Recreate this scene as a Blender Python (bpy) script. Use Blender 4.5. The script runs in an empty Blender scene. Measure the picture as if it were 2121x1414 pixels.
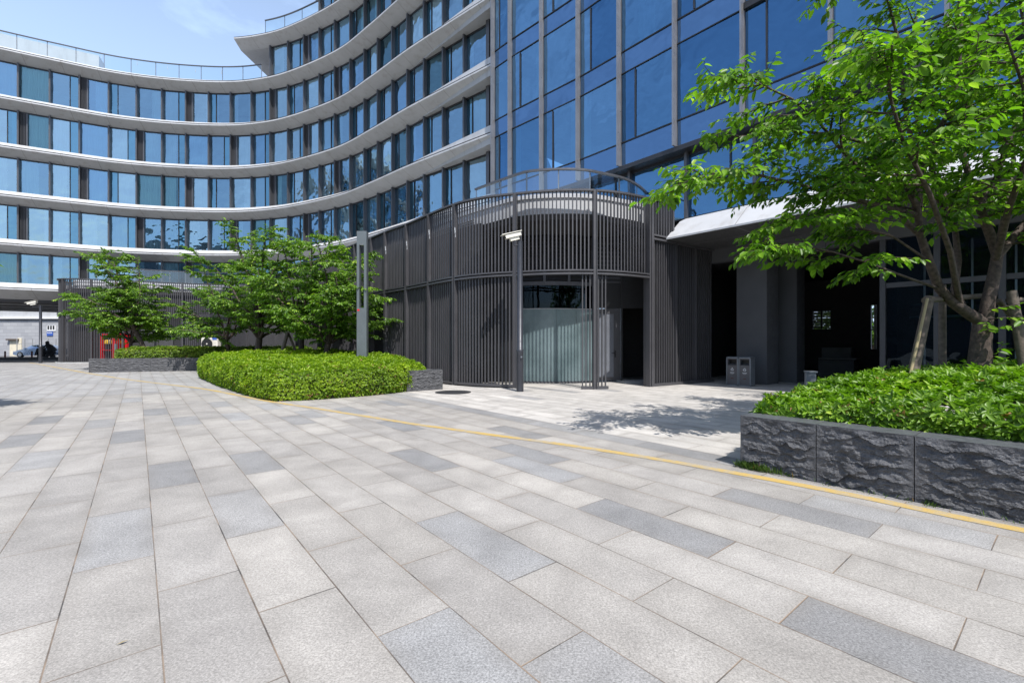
import bpy, math, random
import numpy as np
from mathutils import Vector, noise
from mathutils.geometry import tessellate_polygon
random.seed(7)
RNG = np.random.default_rng(7)
S = bpy.context.scene
COL = S.collection
H, F, CX, HY = 1.5, 950.0, 1060.5, 713.0
D1 = np.array((-.632, .775)); D2 = np.array((.775, .632))

def V(p, z=0.0): return Vector((p[0], p[1], z))
def gp(x, y, z=0.0):
    Y = F * (H - z) / (y - HY)
    return np.array(((x - CX) / F * Y, Y))
def at(x, y, D): return Vector(((x - CX) / F * D, D, H + (HY - y) / F * D))

# ------------------------------------------------------------------ node helpers
class NT:
    def __init__(s, nt): s.nt = nt
    def n(s, t, **k):
        o = s.nt.nodes.new(t)
        for a, v in k.items(): setattr(o, a, v)
        return o
    def l(s, a, b): s.nt.links.new(a, b)
    def put(s, sock, v):
        if isinstance(v, bpy.types.NodeSocket): s.l(v, sock)
        elif v is not None: sock.default_value = v
    def m(s, op, a, b=None, c=None, clamp=False):
        o = s.n('ShaderNodeMath', operation=op, use_clamp=clamp)
        s.put(o.inputs[0], a); s.put(o.inputs[1], b)
        if c is not None: s.put(o.inputs[2], c)
        return o.outputs[0]
    def mix(s, f, a, b, mode='MIX'):
        o = s.n('ShaderNodeMix', data_type='RGBA', blend_type=mode)
        s.put(o.inputs[0], f); s.put(o.inputs[6], a); s.put(o.inputs[7], b)
        return o.outputs[2]
    def noise(s, vec, scale, detail=3.0, rough=.55, dist=0.0):
        o = s.n('ShaderNodeTexNoise')
        if vec is not None: s.l(vec, o.inputs['Vector'])
        o.inputs['Scale'].default_value = scale; o.inputs['Detail'].default_value = detail
        o.inputs['Roughness'].default_value = rough; o.inputs['Distortion'].default_value = dist
        return o.outputs['Fac']
    def rng(s, v, a, b, c, d):
        o = s.n('ShaderNodeMapRange'); s.put(o.inputs[0], v)
        for i, x in enumerate((a, b, c, d)): s.put(o.inputs[i + 1], x)
        return o.outputs[0]
    def bump(s, h, strength=.3, dist=.01):
        o = s.n('ShaderNodeBump'); o.inputs['Strength'].default_value = strength
        o.inputs['Distance'].default_value = dist; s.l(h, o.inputs['Height'])
        return o.outputs[0]

def c4(c): return (c[0], c[1], c[2], 1.0)
MATS = {}
def newmat(name):
    m = bpy.data.materials.new(name); m.use_nodes = True
    t = NT(m.node_tree); b = m.node_tree.nodes['Principled BSDF']
    MATS[name] = m
    return m, t, b
def pos(t): return t.n('ShaderNodeNewGeometry').outputs['Position']

def simple(name, col, rough=.5, metal=0.0, var=.12, scale=3.0, bump=0.0, bscale=60, spec=.5):
    m, t, b = newmat(name)
    p = pos(t)
    f = t.noise(p, scale, 4)
    dk = tuple(c * (1 - var) for c in col); lt = tuple(min(1, c * (1 + var)) for c in col)
    t.l(t.mix(t.rng(f, .3, .7, 0, 1), c4(dk), c4(lt)), b.inputs['Base Color'])
    t.l(t.rng(t.noise(p, scale * 4, 3), .3, .7, max(.03, rough - .08), min(1, rough + .1)), b.inputs['Roughness'])
    b.inputs['Metallic'].default_value = metal
    b.inputs['Specular IOR Level'].default_value = spec
    if bump: t.l(t.bump(t.noise(p, bscale, 4), bump, .01), b.inputs['Normal'])
    return m

def glass(name, tint, refl, base, wav=.06, rough=.0, wscale=.9):
    m, t, b = newmat(name)
    nt = m.node_tree; nt.nodes.remove(b)
    out = nt.nodes['Material Output']
    p = pos(t)
    h = t.noise(p, wscale, 2, .5)
    bm = t.bump(h, 1.0, wav)
    tr = t.n('ShaderNodeBsdfTransparent'); tr.inputs[0].default_value = c4(tint)
    gl = t.n('ShaderNodeBsdfGlossy'); gl.inputs['Color'].default_value = c4(refl); gl.inputs['Roughness'].default_value = rough
    t.l(bm, gl.inputs['Normal'])
    fr = t.n('ShaderNodeFresnel'); fr.inputs['IOR'].default_value = 1.5
    fac = t.m('ADD', base, t.m('MULTIPLY', fr.outputs[0], 1 - base), clamp=True)
    mx = t.n('ShaderNodeMixShader'); t.l(fac, mx.inputs[0]); t.l(tr.outputs[0], mx.inputs[1]); t.l(gl.outputs[0], mx.inputs[2])
    t.l(mx.outputs[0], out.inputs['Surface'])
    return m

def leafmat(name, dark, light, trans=.35, yellow=None):
    m, t, b = newmat(name)
    out = m.node_tree.nodes['Material Output']
    a = t.n('ShaderNodeAttribute', attribute_name='rnd')
    cr = t.n('ShaderNodeValToRGB'); e = cr.color_ramp.elements
    e[0].position = .06; e[0].color = c4(dark); e[1].position = .8; e[1].color = c4(light)
    y = yellow or light
    k = cr.color_ramp.elements.new(1.0); k.color = c4(y)
    q = cr.color_ramp.elements.new(0.0); q.color = (.30, .17, .07, 1)
    t.l(a.outputs['Fac'], cr.inputs[0])
    t.l(cr.outputs[0], b.inputs['Base Color']); b.inputs['Roughness'].default_value = .42
    b.inputs['Specular IOR Level'].default_value = .45
    tl = t.n('ShaderNodeBsdfTranslucent')
    t.l(t.mix(1.0, cr.outputs[0], (1.0, 1.25, .45, 1), 'MULTIPLY'), tl.inputs[0])
    mx = t.n('ShaderNodeMixShader'); mx.inputs[0].default_value = trans
    t.l(b.outputs[0], mx.inputs[1]); t.l(tl.outputs[0], mx.inputs[2]); t.l(mx.outputs[0], out.inputs['Surface'])
    return m

# ------------------------------------------------------------------ materials
DARKP = [(245,1112),(512,1062),(360,982),(82,950),(532,957),(1010,1130),(940,1345),(1230,1370),(1830,1310),(1400,1105),(885,957),
 (1120,980),(1105,948),(833,885),(1080,900),(265,903),(210,876),(325,852),(390,872),(50,909),(90,868),(493,865),(617,870),(454,838),
 (553,843),(647,858),(275,828),(1500,1022),(1950,1090),(730,844),(815,838)]
PW, PL, Q0, S0 = .430, 1.255, .092, 3.515
def paver_mat():
    m, t, b = newmat('granite pavers')
    p = pos(t)
    sx = t.n('ShaderNodeSeparateXYZ'); t.l(p, sx.inputs[0]); x, y = sx.outputs[0], sx.outputs[1]
    s = t.m('ADD', t.m('MULTIPLY', x, float(D1[0])), t.m('MULTIPLY', y, float(D1[1])))
    q = t.m('ADD', t.m('MULTIPLY', x, float(D2[0])), t.m('MULTIPLY', y, float(D2[1])))
    wob = t.m('MULTIPLY', t.m('SUBTRACT', t.noise(p, .35, 2), .5), .05)
    s = t.m('ADD', s, wob)
    r = t.m('DIVIDE', t.m('SUBTRACT', q, Q0), PW)
    row = t.m('FLOOR', r); fr = t.m('SUBTRACT', r, row)
    u = t.m('ADD', t.m('DIVIDE', t.m('SUBTRACT', s, S0), PL), t.m('MULTIPLY', t.m('FLOORED_MODULO', row, 2.0), .5))
    col = t.m('FLOOR', u); fu = t.m('SUBTRACT', u, col)
    dj = t.m('MULTIPLY', t.m('MINIMUM', fr, t.m('SUBTRACT', 1.0, fr)), PW)
    du = t.m('MULTIPLY', t.m('MINIMUM', fu, t.m('SUBTRACT', 1.0, fu)), PL)
    d = t.m('MINIMUM', dj, du)
    cv = t.n('ShaderNodeCombineXYZ'); t.l(row, cv.inputs[0]); t.l(col, cv.inputs[1])
    wn = t.n('ShaderNodeTexWhiteNoise', noise_dimensions='3D'); t.l(cv.outputs[0], wn.inputs[0])
    sc = t.n('ShaderNodeSeparateColor'); t.l(wn.outputs['Color'], sc.inputs[0])
    h1, h2, h3 = sc.outputs[0], sc.outputs[1], sc.outputs[2]
    idn = t.m('ADD', t.m('MULTIPLY', row, 100.0), col)
    acc = None; seen = set()
    for (px, py) in DARKP:
        g = gp(px, py); ss = float(g @ D1); qq = float(g @ D2)
        rr = math.floor((qq - Q0) / PW); cc = math.floor((ss - S0) / PL + .5 * (rr % 2))
        k = rr * 100 + cc
        if k in seen: continue
        seen.add(k)
        e = t.m('COMPARE', idn, float(k), .5)
        acc = e if acc is None else t.m('MAXIMUM', acc, e)
    inr = t.m('LESS_THAN', row, 12.5)
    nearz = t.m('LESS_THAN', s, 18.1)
    rnd = t.m('MULTIPLY', t.m('GREATER_THAN', h1, .90), t.m('ADD', t.m('MULTIPLY', t.m('SUBTRACT', 1.0, inr), .75), t.m('MULTIPLY', t.m('SUBTRACT', 1.0, nearz), .3), None, True))
    band = t.m('COMPARE', row, 13.0, .5)
    dark = t.m('MAXIMUM', t.m('MAXIMUM', t.m('MULTIPLY', acc, t.rng(h2, 0, 1, .62, 1.0)), rnd), t.m('MULTIPLY', band, .85))
    base = t.mix(h2, (.322, .306, .286, 1), (.356, .336, .308, 1))
    base = t.mix(t.m('MULTIPLY', t.m('GREATER_THAN', row, 13.5), .55), base, (.58, .555, .52, 1))
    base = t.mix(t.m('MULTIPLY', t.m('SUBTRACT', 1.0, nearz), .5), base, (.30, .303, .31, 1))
    dcol = t.mix(h3, (.222, .224, .228, 1), (.275, .274, .272, 1))
    base = t.mix(dark, base, dcol)
    base = t.mix(1.0, base, t.rng(h3, 0, 1, .90, 1.07), 'MULTIPLY')
    st = t.rng(t.noise(p, 1.6, 6, .68, .4), .28, .72, .78, 1.16)
    base = t.mix(1.0, base, st, 'MULTIPLY')
    st2 = t.rng(t.noise(p, .30, 4, .65), .3, .7, .86, 1.08)
    base = t.mix(1.0, base, st2, 'MULTIPLY')
    # speckled granite
    sp = t.rng(t.noise(p, 85, 4, .85), .37, .63, t.m('SUBTRACT', .66, t.m('MULTIPLY', dark, .12)), t.m('ADD', 1.32, t.m('MULTIPLY', dark, .12)))
    base = t.mix(1.0, base, sp, 'MULTIPLY')
    sp2 = t.rng(t.noise(p, 38, 4, .7), .3, .7, .86, 1.13)
    base = t.mix(1.0, base, sp2, 'MULTIPLY')
    # grime spots
    vo = t.n('ShaderNodeTexVoronoi'); vo.inputs['Scale'].default_value = 1.7; t.l(p, vo.inputs['Vector'])
    spot = t.m('MULTIPLY', t.m('LESS_THAN', vo.outputs['Distance'], t.rng(t.noise(p, 4, 2), .42, .75, 0, .07)), .5)
    base = t.mix(spot, base, (.16, .14, .12, 1))
    # dirt near joints
    edge = t.rng(d, .0, .11, .42, 0)
    base = t.mix(t.m('MULTIPLY', edge, t.rng(t.noise(p, 1.7, 4), .35, .65, .1, 1)), base, (.19, .175, .155, 1))
    jw = t.rng(t.noise(p, .9, 3), .4, .75, .0016, .0050)
    jm = t.rng(t.m('SUBTRACT', d, jw), -.0012, .0022, 1, 0)
    jc = t.mix(t.rng(t.noise(p, 2.6, 3), .42, .62, 0, 1), (.23, .17, .12, 1), (.035, .032, .03, 1))
    base = t.mix(t.m('MULTIPLY', jm, .92), base, jc)
    t.l(base, b.inputs['Base Color'])
    b.inputs['Roughness'].default_value = .72
    b.inputs['Specular IOR Level'].default_value = .3
    hgt = t.m('ADD', t.m('MULTIPLY', jm, -1.0), t.m('ADD', t.m('MULTIPLY', t.noise(p, 150, 2), .12), t.m('MULTIPLY', h1, .12)))
    t.l(t.bump(hgt, .5, .006), b.inputs['Normal'])
    return m
PAVER = paver_mat()

def yellow_mat():
    m, t, b = newmat('worn yellow line paint'); p = pos(t)
    f = t.noise(p, 9, 6, .7); g = t.noise(p, 1.1, 3)
    w = t.rng(t.m('ADD', f, t.m('MULTIPLY', g, .7)), .76, .98, .12, 1)
    c = t.mix(t.m('MULTIPLY', w, .85), (.46, .31, .075, 1), (.33, .295, .235, 1))
    c = t.mix(1.0, c, t.rng(t.noise(p, 150, 2), .3, .7, .82, 1.15), 'MULTIPLY')
    t.l(c, b.inputs['Base Color']); b.inputs['Roughness'].default_value = .75
    return m
YEL = yellow_mat()

def rock_mat():
    m, t, b = newmat('rock faced dark granite'); p = pos(t)
    f = t.noise(p, 6, 6, .65); g = t.noise(p, 90, 3, .7)
    c = t.mix(t.rng(f, .3, .7, 0, 1), (.040, .041, .045, 1), (.105, .107, .114, 1))
    c = t.mix(1.0, c, t.rng(g, .3, .7, .6, 1.5), 'MULTIPLY')
    t.l(c, b.inputs['Base Color']); b.inputs['Roughness'].default_value = .62
    t.l(t.bump(t.m('ADD', t.noise(p, 28, 6, .65), t.m('MULTIPLY', g, .3)), .9, .02), b.inputs['Normal'])
    return m
ROCK = rock_mat()
ROCKTOP = simple('honed dark granite cap', (.085, .09, .098), .42, var=.25, scale=14, bump=.15, bscale=120)

def panel_mat(name, col, rough, seam, streak=0.0):
    m, t, b = newmat(name); p = pos(t)
    c = t.mix(t.rng(t.noise(p, .8, 4), .3, .7, 0, 1), c4([x * .93 for x in col]), c4([min(1, x * 1.05) for x in col]))
    if streak:
        mp = t.n('ShaderNodeMapping'); mp.inputs['Scale'].default_value = (2.2, 2.2, .25); t.l(p, mp.inputs[0])
        f = t.rng(t.noise(mp.outputs[0], 1.0, 5, .65), .52, .74, 0, streak)
        c = t.mix(f, c, (.22, .19, .16, 1))
    t.l(c, b.inputs['Base Color']); b.inputs['Roughness'].default_value = rough
    return m
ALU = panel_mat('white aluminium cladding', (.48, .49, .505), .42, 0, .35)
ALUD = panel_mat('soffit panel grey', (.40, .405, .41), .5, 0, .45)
SEAM = simple('panel seam', (.22, .21, .20), .7)
GROOVE = simple('shadow groove metal', (.05, .05, .055), .5)
MULL = simple('grey anodised mullion', (.095, .097, .106), .38, .35, .1, 1.2)
FIN = simple('bright aluminium fin', (.28, .28, .29), .35, .55, .12, 1.5)
FRAMED = simple('dark window frame', (.03, .031, .035), .4, .2)
SLAT = simple('charcoal slat coating', (.080, .079, .086), .45, .25, .1, .8)
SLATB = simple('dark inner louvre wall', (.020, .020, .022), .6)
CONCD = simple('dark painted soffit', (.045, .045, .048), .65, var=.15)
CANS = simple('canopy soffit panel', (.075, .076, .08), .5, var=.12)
COLM = simple('charcoal render column', (.075, .078, .086), .6, var=.12, scale=1.2)
INT = simple('interior wall paint', (.15, .16, .17), .8)
INTC = simple('interior ceiling paint', (.30, .31, .32), .8)
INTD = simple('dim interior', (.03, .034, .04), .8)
GLW = glass('wing window glass', (.64, .86, .94), (.50, .77, .97), .40, .045)
GLT = glass('tower curtain wall glass', (.22, .40, .56), (.235, .48, .76), .45, .03)
GLS = glass('tower spandrel glass', (.10, .18, .26), (.26, .45, .72), .49, .02)
GLB = glass('balustrade glass', (.80, .90, .92), (.9, .95, 1), .10, .01)
GLV = glass('small vent pane glass', (.30, .60, .74), (.42, .78, 1.0), .36, .04)
GLD = glass('shaded lobby glass', (.20, .28, .33), (.26, .34, .42), .02, .02)
GLWS = [GLW, glass('wing window glass bright', (.74, .90, .97), (.64, .88, 1.0), .48, .05), glass('wing window glass deep', (.56, .80, .92), (.46, .74, 1.0), .40, .06), GLW, glass('wing window glass teal', (.60, .86, .90), (.42, .72, .86), .20, .06)]
GLTS = [GLT, glass('tower glass pale', (.28, .48, .62), (.29, .54, .80), .49, .03), glass('tower glass deep', (.18, .34, .48), (.165, .38, .67), .42, .03)]
def curtain_mat():
    m, t, b = newmat('pale sheer curtain')
    out = m.node_tree.nodes['Material Output']
    b.inputs['Base Color'].default_value = (.74, .80, .80, 1); b.inputs['Roughness'].default_value = .9
    tl = t.n('ShaderNodeBsdfTranslucent'); tl.inputs[0].default_value = (.7, .78, .78, 1)
    mx = t.n('ShaderNodeMixShader'); mx.inputs[0].default_value = .3
    t.l(b.outputs[0], mx.inputs[1]); t.l(tl.outputs[0], mx.inputs[2]); t.l(mx.outputs[0], out.inputs['Surface'])
    return m
CURT = curtain_mat()
def frost_mat():
    m, t, b = newmat('frosted storefront glass'); p = pos(t)
    b.inputs['Base Color'].default_value = (.20, .27, .28, 1); b.inputs['Roughness'].default_value = .22
    b.inputs['Specular IOR Level'].default_value = .6
    sx = t.n('ShaderNodeSeparateXYZ'); t.l(p, sx.inputs[0])
    f = t.noise(p, .9, 3)
    c = t.mix(t.rng(f, .3, .7, 0, 1), (.085, .125, .132, 1), (.165, .225, .235, 1))
    t.l(c, b.inputs['Base Color'])
    return m
FROST = frost_mat()
SMEAR = simple('pale paint smear', (.45, .48, .52), .7)
LOBF = simple('shaded lobby frame', (.055, .056, .062), .45, .2)  # mullion grey taken darker, shade under the canopy put into the colour
POLE = simple('grey green lamp post paint', (.125, .145, .155), .42, .2, .08)
POLED = simple('dark steel pole paint', (.042, .045, .055), .42, .3, .15, 5)
CAMW = simple('white camera housing', (.72, .70, .62), .4)
BINM = simple('brown grey bin panel', (.105, .10, .105), .5)
BINF = simple('grey bin frame', (.18, .20, .225), .4, .4)
WHITE = simple('white marking', (.75, .76, .77), .6, var=.03)
BLACK = simple('black plastic', (.012, .012, .013), .5)
BARK = simple('cherry bark', (.062, .044, .035), .8, var=.6, scale=18, bump=.8, bscale=40)
WOOD = simple('weathered prop wood', (.105, .083, .066), .8, var=.35, scale=12, bump=.7, bscale=30)
BAMB = simple('bamboo', (.30, .24, .13), .6)
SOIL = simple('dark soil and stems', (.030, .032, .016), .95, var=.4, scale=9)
ASPH = simple('asphalt', (.055, .055, .058), .85, var=.15, bump=.3, bscale=90)
GROUNDM = simple('distant ground', (.16, .16, .155), .9)
KERBM = simple('pale granite kerb', (.40, .40, .39), .7)
IRON = simple('cast iron', (.045, .046, .05), .5, .4, .2, 20, .6, 40)
REDM = simple('red enamel', (.60, .012, .02), .35)
ACW = simple('cream air conditioner shell', (.66, .63, .56), .5)
CARB = simple('silver blue car paint', (.28, .36, .50), .25, .6, .03)
CARG = simple('car glass', (.03, .05, .05), .05)
TYRE = simple('tyre rubber', (.015, .015, .016), .8)
RIM = simple('alloy wheel', (.45, .46, .48), .3, .8)
LENS = simple('headlamp lens', (.55, .58, .6), .1)
BLK = simple('black cloth', (.010, .010, .012), .8, var=.3)
SKIN = simple('skin', (.45, .28, .2), .6)
BLUE = simple('blue sign face', (.05, .12, .45), .5)
CREAM = simple('cream panel', (.72, .66, .52), .7)
DOORG = simple('grey steel door', (.15, .16, .185), .45)
DOORD = simple('charcoal steel door', (.05, .05, .053), .5)
RUST = simple('red brown post', (.10, .02, .015), .6)
def tile_mat():
    m, t, b = newmat('grey tile cladding'); p = pos(t)
    sx = t.n('ShaderNodeSeparateXYZ'); t.l(p, sx.inputs[0])
    z = t.m('DIVIDE', sx.outputs[2], .42); row = t.m('FLOOR', z); f = t.m('SUBTRACT', z, row)
    xx = t.m('ADD', t.m('DIVIDE', sx.outputs[0], .9), t.m('MULTIPLY', t.m('FLOORED_MODULO', row, 2.0), .5))
    fx = t.m('FRACT', xx)
    mk = t.m('MAXIMUM', t.m('LESS_THAN', f, .12), t.m('LESS_THAN', fx, .03))
    cv = t.n('ShaderNodeCombineXYZ'); t.l(row, cv.inputs[0]); t.l(t.m('FLOOR', xx), cv.inputs[1])
    wn = t.n('ShaderNodeTexWhiteNoise', noise_dimensions='3D'); t.l(cv.outputs[0], wn.inputs[0])
    c = t.mix(wn.outputs['Value'], (.34, .35, .375, 1), (.42, .43, .45, 1))
    c = t.mix(t.m('MULTIPLY', mk, .6), c, (.24, .24, .26, 1))
    t.l(c, b.inputs['Base Color']); b.inputs['Roughness'].default_value = .6
    return m
TILE = tile_mat()
LEAF_R = leafmat('cherry leaves', (.045, .12, .010), (.20, .38, .025), .52, (.38, .54, .07))
LEAF_T = leafmat('small tree leaves', (.055, .125, .013), (.18, .33, .026), .42, (.32, .44, .05))
LEAF_Y = leafmat('yellow green hedge leaves', (.115, .215, .010), (.32, .46, .018), .36, (.48, .58, .035))
LEAF_H = leafmat('glossy hedge leaves', (.065, .155, .010), (.21, .37, .022), .38, (.38, .52, .045))
LEAF_L = leafmat('mid green hedge leaves', (.08, .15, .012), (.21, .32, .02), .34, (.32, .38, .05))
GRASSM = leafmat('grass blades', (.03, .07, .01), (.09, .16, .02), .3)

# ------------------------------------------------------------------ mesh builder
class MB:
    def __init__(s): s.v = []; s.f = []; s.mi = []; s.sm = []; s.mats = []
    def mat(s, m):
        if m not in s.mats: s.mats.append(m)
        return s.mats.index(m)
    def face(s, pts, m, smooth=False):
        n = len(s.v); s.v += [tuple(p) for p in pts]; s.f.append(tuple(range(n, n + len(pts)))); s.mi.append(s.mat(m)); s.sm.append(smooth)
    def mesh(s, vs, fs, m, smooth=False):
        n = len(s.v); s.v += [tuple(p) for p in vs]; k = s.mat(m)
        for f in fs: s.f.append(tuple(n + i for i in f)); s.mi.append(k); s.sm.append(smooth)
    def box(s, o, ex, ey, ez, m):
        o, ex, ey, ez = Vector(o), Vector(ex), Vector(ey), Vector(ez)
        if ex.cross(ey).dot(ez) < 0: o = o + ex; ex = -ex
        c = [o, o + ex, o + ex + ey, o + ey]; c += [p + ez for p in c]
        s.mesh(c, [(3, 2, 1, 0), (4, 5, 6, 7), (0, 1, 5, 4), (1, 2, 6, 5), (2, 3, 7, 6), (3, 0, 4, 7)], m)
    def bbox(s, x0, x1, y0, y1, z0, z1, m): s.box((x0, y0, z0), (x1 - x0, 0, 0), (0, y1 - y0, 0), (0, 0, z1 - z0), m)
    def bar(s, a, b, w, d, m, side=None):
        a, b = Vector(a), Vector(b); t = (b - a).normalized()
        u = Vector(side) if side is not None else (t.cross(Vector((0, 0, 1))) if abs(t.z) < .95 else Vector((1, 0, 0)))
        u = (u - t * u.dot(t)).normalized(); w2 = t.cross(u)
        s.box(a - u * w / 2 - w2 * d / 2, u * w, w2 * d, b - a, m)
    def tube(s, pts, rads, m, n=8, smooth=True, cap=True):
        pts = [Vector(p) for p in pts]; vs = []; fs = []
        u = None
        for i, p in enumerate(pts):
            t = (pts[min(i + 1, len(pts) - 1)] - pts[max(i - 1, 0)]).normalized()
            if u is None: u = t.cross(Vector((0, 0, 1))) if abs(t.z) < .9 else t.cross(Vector((0, 1, 0)))
            u = (u - t * u.dot(t)).normalized(); w = t.cross(u)
            for k in range(n):
                a = 2 * math.pi * k / n
                vs.append(p + (u * math.cos(a) + w * math.sin(a)) * rads[i])
        for i in range(len(pts) - 1):
            for k in range(n):
                a, b = i * n + k, i * n + (k + 1) % n
                fs.append((a, b, b + n, a + n))
        s.mesh(vs, fs, m, smooth)
        if cap:
            s.face(list(reversed(vs[:n])), m); s.face(vs[-n:], m)
    def ngon(s, pts, z, m, up=True):
        P = [Vector((p[0], p[1], z)) for p in pts]
        for t3 in tessellate_polygon([P]):
            a = [P[i] for i in t3]
            if ((a[1] - a[0]).cross(a[2] - a[0]).z > 0) != up: a.reverse()
            s.face(a, m)
    def prism(s, pts, z0, z1, m):
        area = sum(pts[i][0] * pts[(i + 1) % len(pts)][1] - pts[(i + 1) % len(pts)][0] * pts[i][1] for i in range(len(pts)))
        if area < 0: pts = list(reversed(pts))
        s.ngon(pts, z1, m, True); s.ngon(pts, z0, m, False)
        for i in range(len(pts)):
            a, b = pts[i], pts[(i + 1) % len(pts)]
            s.face([V(a, z0), V(b, z0), V(b, z1), V(a, z1)], m)
    def disc(s, c, r, h, m, n=24, axis=(0, 0, 1)):
        s.tube([Vector(c), Vector(c) + Vector(axis) * h], [r, r], m, n, False)
    def build(s, name, parent=None, loc=None):
        me = bpy.data.meshes.new(name)
        o = bpy.data.objects.new(name, me); COL.objects.link(o)
        org = Vector((0, 0, 0))
        if parent is not None:
            org = Vector(parent['org']) if 'org' in parent else Vector((0, 0, 0)); o.parent = parent
        elif loc is not None:
            org = Vector(loc); o.location = org
        me.from_pydata([tuple(Vector(v) - org) for v in s.v], [], s.f)
        for m in s.mats: me.materials.append(m)
        me.polygons.foreach_set('material_index', s.mi); me.polygons.foreach_set('use_smooth', s.sm)
        me.update()
        o['org'] = tuple(org)
        return o

def thing(name, label, cat, loc=(0, 0, 0), group=None):
    o = bpy.data.objects.new(name, None); COL.objects.link(o); o.location = loc; o['org'] = tuple(loc)
    o.empty_display_size = .3
    return tag(o, label, cat, group)
def tag(o, label, cat, group=None, kind=None):
    o['label'] = label; o['category'] = cat
    if group: o['group'] = group
    if kind: o['kind'] = kind
    return o
def struct(o): o['kind'] = 'structure'; return o
def copy_thing(root, loc, label):
    r = root.copy(); COL.objects.link(r); r.location = loc; r['label'] = label
    for ch in list(root.children):
        c = ch.copy(); COL.objects.link(c); c.parent = r
        for g in ch.children:
            d = g.copy(); COL.objects.link(d); d.parent = c
    return r

def arrays_mesh(name, verts, faces, mat, rnd, parent=None, smooth=False):
    k = faces.shape[1]
    me = bpy.data.meshes.new(name)
    if parent is not None and 'org' in parent: verts = verts - np.array(tuple(parent['org']))
    me.vertices.add(len(verts)); me.vertices.foreach_set('co', verts.astype(np.float32).ravel())
    me.loops.add(faces.size); me.loops.foreach_set('vertex_index', faces.astype(np.int32).ravel())
    me.polygons.add(len(faces)); me.polygons.foreach_set('loop_start', np.arange(0, faces.size, k, dtype=np.int32))
    me.polygons.foreach_set('loop_total', np.full(len(faces), k, dtype=np.int32))
    me.update(calc_edges=True)
    a = me.attributes.new('rnd', 'FLOAT', 'FACE'); a.data.foreach_set('value', rnd.astype(np.float32))
    me.materials.append(mat); me.validate()
    if smooth: me.polygons.foreach_set('use_smooth', np.ones(len(faces), dtype=bool))
    o = bpy.data.objects.new(name, me); COL.objects.link(o)
    if parent is not None: o.parent = parent
    return o
def unit(a): return a / np.maximum(1e-9, np.linalg.norm(a, axis=1, keepdims=True))
def leaves(P, dirs, ups, L, W, fold=.25, droop=.15, fine=True):
    """leaf blades: base at P, along dirs, upper side towards ups"""
    d = unit(dirs); r = unit(np.cross(d, ups)); n = np.cross(r, d)
    L = L[:, None]; W = W[:, None]
    if fine:
        b = P; t = P + d * L - n * L * droop
        l1 = P + d * L * .28 - r * W * .42 + n * W * fold; l2 = P + d * L * .66 - r * W * .40 + n * (W * fold - L * droop * .4)
        r1 = P + d * L * .28 + r * W * .42 + n * W * fold; r2 = P + d * L * .66 + r * W * .40 + n * (W * fold - L * droop * .4)
        v = np.stack([b, l1, l2, t, r2, r1], 1).reshape(-1, 3)
        i = np.arange(len(P))[:, None] * 6
        f = np.concatenate([i + np.array([[0, 3, 2, 1]]), i + np.array([[0, 5, 4, 3]])], 1).reshape(-1, 4)
        return v, f, 2
    t = P + d * L - n * L * droop
    l = P + d * L * .45 - r * W * .5 + n * W * fold; rr = P + d * L * .45 + r * W * .5 + n * W * fold
    v = np.stack([P, l, t, rr], 1).reshape(-1, 3)
    i = np.arange(len(P))[:, None] * 4
    f = np.concatenate([i + np.array([[0, 2, 1]]), i + np.array([[0, 3, 2]])], 1).reshape(-1, 3)
    return v, f, 2

# ------------------------------------------------------------------ plan curves
class Curve:
    def __init__(s, pts, ds=.2, smooth=True):
        pts = [np.array(p, float) for p in pts]
        dense = []
        if smooth:
            P = [2 * pts[0] - pts[1]] + pts + [2 * pts[-1] - pts[-2]]
            for i in range(1, len(P) - 2):
                p0, p1, p2, p3 = P[i - 1:i + 3]
                for k in range(24):
                    t = k / 24
                    dense.append(.5 * (2 * p1 + (p2 - p0) * t + (2 * p0 - 5 * p1 + 4 * p2 - p3) * t * t + (3 * p1 - p0 - 3 * p2 + p3) * t ** 3))
            dense.append(pts[-1])
        else: dense = pts
        d = np.array(dense); seg = np.linalg.norm(np.diff(d, axis=0), axis=1)
        cum = np.concatenate([[0], np.cumsum(seg)]); s.L = cum[-1]
        n = int(s.L / ds) + 2; s.s = np.linspace(0, s.L, n)
        s.p = np.stack([np.interp(s.s, cum, d[:, 0]), np.interp(s.s, cum, d[:, 1])], 1)
        t = np.gradient(s.p, axis=0); t = t / np.linalg.norm(t, axis=1, keepdims=True)
        s.n = np.stack([t[:, 1], -t[:, 0]], 1)
    def N(s, a):
        n = np.array((np.interp(a, s.s, s.n[:, 0]), np.interp(a, s.s, s.n[:, 1]))); return n / np.linalg.norm(n)
    def P(s, a, i=0.0):
        p = np.array((np.interp(a, s.s, s.p[:, 0]), np.interp(a, s.s, s.p[:, 1])))
        if a < 0: p = s.p[0] + (s.p[1] - s.p[0]) / np.linalg.norm(s.p[1] - s.p[0]) * a
        return p - s.N(a) * i
    def sx(s, px, i=0.0, lo=0.0):
        """arc position where the curve offset inwards by i meets the ray through column px"""
        k = (px - CX) / F; best = None
        q = s.p - s.n * i; g = q[:, 0] - k * q[:, 1]
        for j in range(len(g) - 1):
            if s.s[j] < lo: continue
            if g[j] <= 0 < g[j + 1]: return s.s[j] + (s.s[j + 1] - s.s[j]) * (-g[j]) / (g[j + 1] - g[j])
        return s.L
    def samples(s, a, b, ds):
        n = max(1, int(round((b - a) / ds))); return [a + (b - a) * k / n for k in range(n + 1)]

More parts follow.
